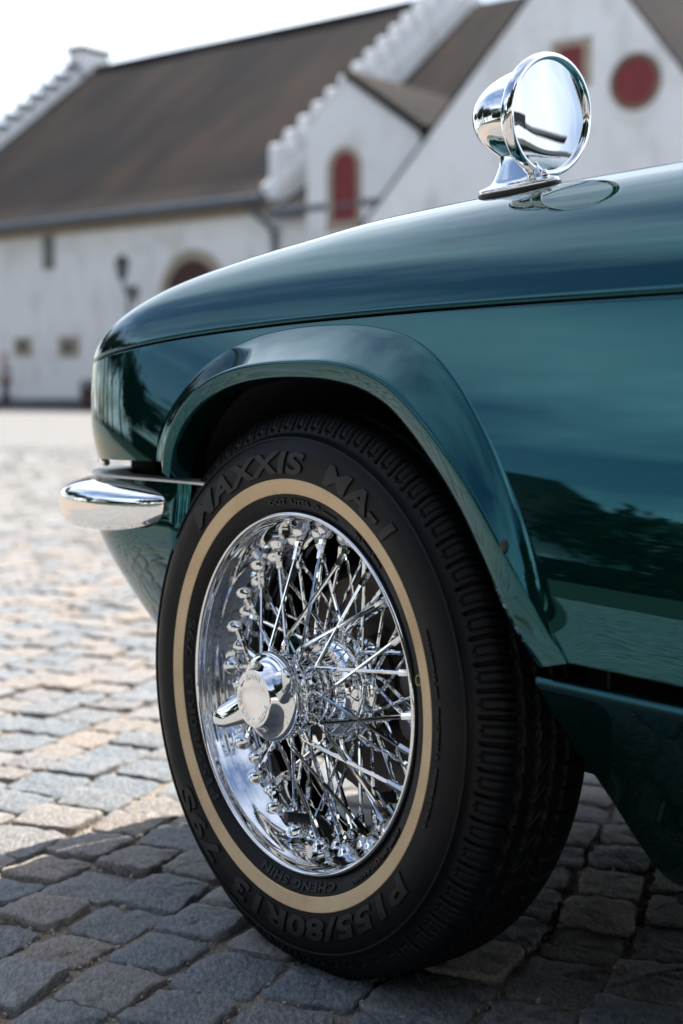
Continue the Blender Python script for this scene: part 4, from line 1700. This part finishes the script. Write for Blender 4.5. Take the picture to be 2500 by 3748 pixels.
# wooden barrel planter at the foot of the wall, by the car's nose
(ub_, _) = bp(338, 1470, -0.7)
barrel = empty('barrel_planter')
barrel.matrix_world = BMAT @ Matrix.Translation((ub_, -0.7, 0))
tag(barrel, 'dark wooden barrel planter against the barn wall beyond the car nose', 'planter')
st_ = [(0.30, 0.0), (0.36, 0.2), (0.385, 0.36), (0.37, 0.52), (0.33, 0.68)]
proto = None
for k in range(18):
    bm = bmesh.new()
    a0, a1 = 2 * PI * (k + 0.04) / 18, 2 * PI * (k + 0.96) / 18
    q = [[bm.verts.new((r_ * math.cos(a), r_ * math.sin(a), z)) for a in (a0, a1)] for r_, z in st_]
    qi = [[bm.verts.new(((r_ - 0.03) * math.cos(a), (r_ - 0.03) * math.sin(a), z)) for a in (a0, a1)] for r_, z in st_]
    for i in range(4):
        bm.faces.new((q[i][0], q[i][1], q[i + 1][1], q[i + 1][0]))
        bm.faces.new((qi[i][0], qi[i + 1][0], qi[i + 1][1], qi[i][1]))
        bm.faces.new((q[i][0], q[i + 1][0], qi[i + 1][0], qi[i][0]))
        bm.faces.new((q[i][1], qi[i][1], qi[i + 1][1], q[i + 1][1]))
    bm.faces.new((q[4][0], q[4][1], qi[4][1], qi[4][0]))
    from_bm('stave', bm, M['wood'], barrel)
for z in (0.14, 0.56):
    r_ = float(np.interp(z, [s_[1] for s_ in st_], [s_[0] for s_ in st_])) + 0.008
    bm = bmesh.new()
    bm_tube(bm, [(r_ * math.cos(t), r_ * math.sin(t), z) for t in np.linspace(0, 2 * PI, 33)], 0.018, 6)
    from_bm('hoop', bm, M['iron'], barrel)
bm = bmesh.new()
rgp = random.Random(4)
for _ in range(240):
    a, r_ = rgp.uniform(0, 2 * PI), 0.42 * math.sqrt(rgp.random())
    c_ = Vector((r_ * math.cos(a), r_ * math.sin(a), 0.66 + rgp.uniform(0, 0.32) * (1 - r_)))
    d1 = Vector((rgp.uniform(-1, 1), rgp.uniform(-1, 1), rgp.uniform(-0.3, 1))).normalized()
    d2 = d1.orthogonal().normalized()
    bm.faces.new([bm.verts.new(c_ + p) for p in (d2 * 0.02, d1 * 0.05, d2 * -0.02, d1 * -0.05)])
from_bm('foliage', bm, M['leaf'], barrel, smooth=False)


# person walking along the barn front
def skinned(name, verts, edges, radii, mat, parent, sub=2):
    me = bpy.data.meshes.new(name)
    me.from_pydata(verts, edges, [])
    ob = bpy.data.objects.new(name, me)
    COL.objects.link(ob)
    md = ob.modifiers.new('s', 'SKIN')
    for i, r_ in enumerate(radii):
        sv_ = me.skin_vertices[0].data[i]
        sv_.radius = (r_, r_) if not isinstance(r_, tuple) else r_
        sv_.use_root = (i == 0)
    sd = ob.modifiers.new('d', 'SUBSURF')
    sd.levels = sd.render_levels = sub
    dg = bpy.context.evaluated_depsgraph_get()
    me2 = bpy.data.meshes.new_from_object(ob.evaluated_get(dg))
    bpy.data.objects.remove(ob)
    me2.name = name
    me2.materials.clear()
    me2.materials.append(mat)
    me2.shade_smooth()
    o2 = bpy.data.objects.new(name, me2)
    return link(o2, parent)


(up_, zp_) = bp(22, 1484, -2.0)
person = empty('person')
person.matrix_world = BMAT @ Matrix.Translation((up_, -2.0, 0)) @ Matrix.Rotation(R(-70), 4, 'Z')
tag(person, 'person in pale top and dark trousers walking by the barn wall', 'person')
body_v = [(0, 0, 0.95), (0, 0, 1.12), (0, 0, 1.32), (0, 0, 1.44), (0, 0, 1.52), (0, -0.01, 1.60), (0, -0.015, 1.68), (0, -0.01, 1.76),
          (0.17, 0, 1.41), (0.22, -0.03, 1.14), (0.21, -0.14, 0.92), (0.205, -0.18, 0.84),
          (-0.17, 0, 1.41), (-0.22, 0.04, 1.14), (-0.22, 0.02, 0.90), (-0.22, 0.0, 0.82),
          (0.09, 0.01, 0.88), (0.10, 0.10, 0.50), (0.10, 0.26, 0.10), (0.10, 0.17, 0.04),
          (-0.09, -0.01, 0.88), (-0.10, -0.12, 0.50), (-0.10, -0.16, 0.09), (-0.10, -0.29, 0.035)]
body_e = [(0, 1), (1, 2), (2, 3), (3, 4), (4, 5), (5, 6), (6, 7), (3, 8), (8, 9), (9, 10), (10, 11), (3, 12), (12, 13), (13, 14), (14, 15), (0, 16), (16, 17), (17, 18), (18, 19), (0, 20), (20, 21), (21, 22), (22, 23)]
body_r = [(0.15, 0.11), (0.14, 0.10), (0.17, 0.11), (0.12, 0.08), 0.055, 0.075, 0.092, 0.06, 0.065, 0.045, 0.034, 0.036, 0.065, 0.045, 0.034, 0.036, 0.095, 0.062, 0.042, 0.034, 0.095, 0.062, 0.042, 0.034]
body = skinned('body', body_v, body_e, body_r, M['skin'], person)
skinned('shirt', body_v[:4] + [(0.17, 0, 1.41), (0.22, -0.03, 1.14), (0.21, -0.12, 0.97), (-0.17, 0, 1.41), (-0.22, 0.04, 1.14), (-0.22, 0.025, 0.96)],
        [(0, 1), (1, 2), (2, 3), (3, 4), (4, 5), (5, 6), (3, 7), (7, 8), (8, 9)], [(0.165, 0.125), (0.155, 0.115), (0.185, 0.125), (0.135, 0.095), 0.078, 0.058, 0.05, 0.078, 0.058, 0.05], M['shirt'], person)
skinned('trousers', [(0, 0, 0.98), (0.09, 0.01, 0.88), (0.10, 0.10, 0.50), (0.10, 0.255, 0.10), (-0.09, -0.01, 0.88), (-0.10, -0.12, 0.50), (-0.10, -0.165, 0.09)],
        [(0, 1), (1, 2), (2, 3), (0, 4), (4, 5), (5, 6)], [(0.165, 0.12), 0.112, 0.08, 0.062, 0.112, 0.08, 0.062], M['trousers'], person)
skinned('hair', [(0, 0.01, 1.66), (0, 0.01, 1.72), (0, 0.0, 1.78)], [(0, 1), (1, 2)], [0.095, 0.105, 0.07], M['hair'], person)
bm = bmesh.new()
for sx in (0.205, -0.22):
    base = Vector((sx, -0.19 if sx > 0 else -0.01, 0.81))
    for k in range(4):
        bm_tube(bm, [base + Vector((0.0, -0.028 + 0.018 * k, 0.02)), base + Vector((0.004, -0.03 + 0.018 * k, -0.04)), base + Vector((-0.006, -0.03 + 0.018 * k, -0.075 + 0.006 * abs(k - 1.5)))], [0.010, 0.009, 0.007], 6)
    bm_tube(bm, [base + Vector((0.0, -0.03, 0.015)), base + Vector((0.0, -0.055, -0.015)), base + Vector((0, -0.05, -0.04))], [0.011, 0.009, 0.007], 6)
from_bm('fingers', bm, M['skin'], person)


# =====================================================================
# WHAT THE PAINT AND CHROME REFLECT: trees and a house on the open side
# =====================================================================
def tree_mesh(seed, h, cw, leaves, leaf_size, bare):
    rg = random.Random(seed)
    bt = bmesh.new()
    tips = []

    def branch(p, d, ln, r_, lvl):
        q = p + d * ln
        mid = p.lerp(q, 0.5) + Vector((rg.uniform(-1, 1), rg.uniform(-1, 1), rg.uniform(-0.3, 0.5))) * ln * 0.08
        bm_tube(bt, [p, mid, q], [r_, r_ * 0.8, r_ * 0.55], 6 if lvl < 2 else 4, cap=False)
        tips.append((q, lvl))
        tips.append((mid, lvl))
        if lvl >= 4:
            return
        for _ in range(rg.choice((2, 3, 3)) if lvl < 3 else 3):
            ax = Vector((rg.uniform(-1, 1), rg.uniform(-1, 1), rg.uniform(-0.1, 0.9))).normalized()
            nd = (d * 0.62 + ax * 0.75).normalized()
            branch(p.lerp(q, rg.uniform(0.65, 1.0)), nd, ln * rg.uniform(0.55, 0.8), r_ * 0.52, lvl + 1)
    branch(Vector((0, 0, -0.1)), Vector((rg.uniform(-0.05, 0.05), rg.uniform(-0.05, 0.05), 1)).normalized(), h * 0.30, h * 0.022, 0)
    bl = bmesh.new()
    good = [t for t, l in tips if l >= 2]
    for _ in range(leaves):
        c_ = rg.choice(good) + Vector((rg.gauss(0, 1), rg.gauss(0, 1), rg.gauss(0, 0.8))) * cw
        d1 = Vector((rg.uniform(-1, 1), rg.uniform(-1, 1), rg.uniform(-1, 1))).normalized()
        d2 = d1.orthogonal().normalized()
        s_ = leaf_size * rg.uniform(0.6, 1.3)
        bl.faces.new([bl.verts.new(c_ + p) for p in (d2 * s_ * 0.5, d1 * s_, d2 * -s_ * 0.5, d1 * -s_)])
    return bt, bl


lawn = mesh('lawn', [(-90, -90, 0.004), (60, -90, 0.004), (60, -5.6, 0.004), (-90, -5.6, 0.004)], [(0, 1, 2, 3)], M['lawn'], smooth=False)
tag(lawn, kind='structure')
protos = []
for i, (h, cw, nl, ls) in enumerate(((10.0, 0.7, 5200, 0.26), (8.5, 0.8, 9000, 0.36), (11.5, 0.55, 2600, 0.18))):
    bt, bl = tree_mesh(21 + i, h, cw, nl, ls, i == 2)
    root = empty('tree')
    from_bm('trunk', bt, M['bark'], root)
    from_bm('crown', bl, M['leaf'], root, smooth=False)
    protos.append(root)


def deg_left(a, d):
    """point d metres from the camera, a degrees to the left of the view axis"""
    q = CAM + d * (math.cos(R(a)) * VH - math.sin(R(a)) * RT)
    return (q[0], q[1], 0)


spots = [(29, 46, 2, 1.6), (35, 42, 2, 1.8), (41, 40, 0, 1.7), (46, 44, 2, 2.0), (51, 38, 2, 1.8), (56, 41, 0, 1.6), (62, 44, 2, 1.7), (68, 50, 1, 1.3),
         (87.6, 40, 1, 0.95), (89.6, 38, 1, 0.85), (91.6, 41, 1, 0.9), (94, 40, 1, 0.8), (98, 42, 0, 0.85), (104, 45, 1, 0.8), (112, 50, 0, 0.75), (120, 48, 1, 0.8),
         (118, 17, 1, 1.3), (128, 15, 1, 1.45), (138, 14, 1, 1.5), (148, 15, 1, 1.5), (158, 15, 1, 1.35), (170, 14, 1, 1.4), (182, 14, 1, 1.5), (194, 16, 1, 1.5)]  # unseen near trees, added so the arch flare reflects something dark
usedp = set()
for k, (a, d, pi_, s_) in enumerate(spots):
    src = protos[pi_]
    if pi_ not in usedp:
        o = src
        usedp.add(pi_)
    else:
        o = src.copy()
        COL.objects.link(o)
        for ch in src.children:
            c_ = ch.copy()
            COL.objects.link(c_)
            c_.parent = o
    o.location = deg_left(a, d)
    o.rotation_euler = (0, 0, k * 1.7)
    o.scale = (s_, s_, s_)
    tag(o, ('tree with an open spring crown on the lawn round the courtyard', 'unseen dense dark evergreen tree on the lawn round the courtyard, darkening reflections', 'tall half-bare tree with thin branches on the lawn round the courtyard')[pi_], 'tree', ('open-crowned trees', 'dense evergreen trees', 'half-bare trees')[pi_])

house = empty('house', deg_left(81.0, 47))
house.rotation_euler = (0, 0, math.atan2(VH[1], VH[0]) + R(81.0) + PI / 2)
tag(house, 'white house with dark hipped roof and arched openings, mirrored in the car flank', 'house')
bm = bmesh.new()
bm_box(bm, (-4.4, 0, 0), (4.4, 9, 4.2))
from_bm('wall', bm, M['wall'], house, smooth=False)
bm = bmesh.new()
q = [bm.verts.new(p) for p in ((-4.9, -0.5, 4.2), (4.9, -0.5, 4.2), (4.9, 9.5, 4.2), (-4.9, 9.5, 4.2), (-2.4, 4.5, 8.4), (2.4, 4.5, 8.4))]
for f in ((0, 1, 5, 4), (1, 2, 5), (2, 3, 4, 5), (3, 0, 4), (3, 2, 1, 0)):
    bm.faces.new([q[i] for i in f])
from_bm('roof', bm, M['tiles'], house, smooth=False)
for uu in (-2.9, -0.6, 1.7):
    frame_with_panel(house, 'arched_opening', arch_pts(uu - 0.9, uu + 0.9, 0.1, 3.3), arch_pts(uu - 0.75, uu + 0.75, 0.1, 3.1), 0.0, M['tan_stone'], M['dark_open'])

# clipped hedge along the lawn in front of the house
hg = random.Random(12)
hx0, hy0, _ = deg_left(66, 30)
hx1, hy1, _ = deg_left(108, 26)
bm = bmesh.new()
for _ in range(9000):
    t = hg.random()
    c_ = Vector((hx0 + (hx1 - hx0) * t, hy0 + (hy1 - hy0) * t, 0)) + Vector((hg.uniform(-0.5, 0.5), hg.uniform(-0.5, 0.5), hg.uniform(0.02, 1.25)))
    d1 = Vector((hg.uniform(-1, 1), hg.uniform(-1, 1), hg.uniform(-1, 1))).normalized()
    d2 = d1.orthogonal().normalized()
    bm.faces.new([bm.verts.new(c_ + p) for p in (d2 * 0.10, d1 * 0.19, d2 * -0.10, d1 * -0.19)])
hedge = empty('hedge', ((hx0 + hx1) / 2, (hy0 + hy1) / 2, 0))
tag(hedge, 'low clipped dark green hedge across the lawn in front of the white house', 'hedge')
o = from_bm('foliage', bm, M['leaf'], hedge, smooth=False)
o.location = (-hedge.location.x, -hedge.location.y, 0)
bm = bmesh.new()
for k in range(60):
    t = (k + 0.5) / 60
    q = Vector((hx0 + (hx1 - hx0) * t, hy0 + (hy1 - hy0) * t, 0)) - hedge.location
    bm_tube(bm, [q, q + Vector((0.05, 0.03, 1.0))], [0.03, 0.015], 5)
from_bm('stems', bm, M['bark'], hedge)

# the person taking the picture, kneeling beside the door: mirrored in paint and chrome
M['dark_cloth'] = plain('dark_navy_cloth', (0.012, 0.014, 0.018), 0.9, 0, 30, 0.3)
ph = empty('person')
pm = Matrix(((RT[0], VH[0], 0, CAM[0] - 0.44 * VH[0]), (RT[1], VH[1], 0, CAM[1] - 0.44 * VH[1]), (0, 0, 1, 0), (0, 0, 0, 1)))
ph.matrix_world = pm
tag(ph, 'person in dark clothes kneeling with a black camera beside the car', 'person')
bv = [(0, -0.22, 0.20), (0, -0.17, 0.34), (0, -0.11, 0.47), (0, -0.07, 0.55), (0, -0.03, 0.62), (0, -0.02, 0.68), (0, -0.03, 0.76),
      (0.17, -0.10, 0.50), (0.21, 0.08, 0.36), (0.085, 0.24, 0.54), (-0.17, -0.10, 0.50), (-0.21, 0.08, 0.36), (-0.085, 0.24, 0.54),
      (0.12, -0.16, 0.20), (0.17, 0.14, 0.46), (0.17, 0.05, 0.10), (0.17, 0.16, 0.045), (-0.12, -0.16, 0.20), (-0.15, 0.17, 0.09), (-0.15, -0.28, 0.06), (-0.15, -0.36, 0.04)]
be = [(0, 1), (1, 2), (2, 3), (3, 4), (4, 5), (5, 6), (2, 7), (7, 8), (8, 9), (2, 10), (10, 11), (11, 12), (0, 13), (13, 14), (14, 15), (15, 16), (0, 17), (17, 18), (18, 19), (19, 20)]
br_ = [(0.16, 0.12), (0.15, 0.11), (0.16, 0.11), 0.058, 0.085, 0.092, 0.06, 0.066, 0.046, 0.036, 0.066, 0.046, 0.036, 0.09, 0.068, 0.045, 0.036, 0.09, 0.068, 0.045, 0.036]
skinned('body', bv, be, br_, M['skin'], ph)
skinned('jacket', bv[:3] + [bv[7], bv[8], (0.10, 0.22, 0.515), bv[10], bv[11], (-0.10, 0.22, 0.515)], [(0, 1), (1, 2), (2, 3), (3, 4), (4, 5), (2, 6), (6, 7), (7, 8)],
        [(0.18, 0.135), (0.175, 0.13), (0.18, 0.125), 0.085, 0.062, 0.05, 0.085, 0.062, 0.05], M['dark_cloth'], ph)
skinned('trousers', [bv[0], bv[13], bv[14], bv[15], bv[17], bv[18], bv[19]], [(0, 1), (1, 2), (2, 3), (0, 4), (4, 5), (5, 6)], [(0.17, 0.125), 0.11, 0.085, 0.062, 0.11, 0.085, 0.062], M['dark_cloth'], ph)
skinned('hair', [(0, -0.05, 0.64), (0, -0.05, 0.71), (0, -0.04, 0.78)], [(0, 1), (1, 2)], [0.095, 0.105, 0.06], M['hair'], ph)
bm = bmesh.new()
for sx in (1, -1):
    for k in range(4):
        bm_tube(bm, [(sx * 0.085, 0.25, 0.555 + 0.018 * k), (sx * 0.082, 0.29, 0.555 + 0.018 * k), (sx * 0.055, 0.305, 0.556 + 0.017 * k)], [0.010, 0.009, 0.007], 6)
    bm_tube(bm, [(sx * 0.08, 0.24, 0.56), (sx * 0.06, 0.235, 0.59)], [0.011, 0.008], 6)
from_bm('fingers', bm, M['skin'], ph)
bm = bmesh.new()
bm_box(bm, (-0.07, 0.25, 0.54), (0.07, 0.295, 0.63))
bmesh.ops.bevel(bm, geom=bm.edges[:], offset=0.006, segments=2, affect='EDGES')
bm_box(bm, (-0.022, 0.25, 0.63), (0.022, 0.29, 0.65))
hand_cam = empty('hand_camera')
hand_cam.matrix_world = pm
tag(hand_cam, 'black hand-held camera in the kneeling person\'s hands', 'camera')
from_bm('camera_body', bm, M['gasket'], hand_cam)
bm = bmesh.new()
bm_tube(bm, [(0, 0.295, 0.588), (0, 0.33, 0.588), (0, 0.375, 0.588)], [0.034, 0.036, 0.037], 20)
from_bm('camera_lens', bm, M['gasket'], hand_cam)
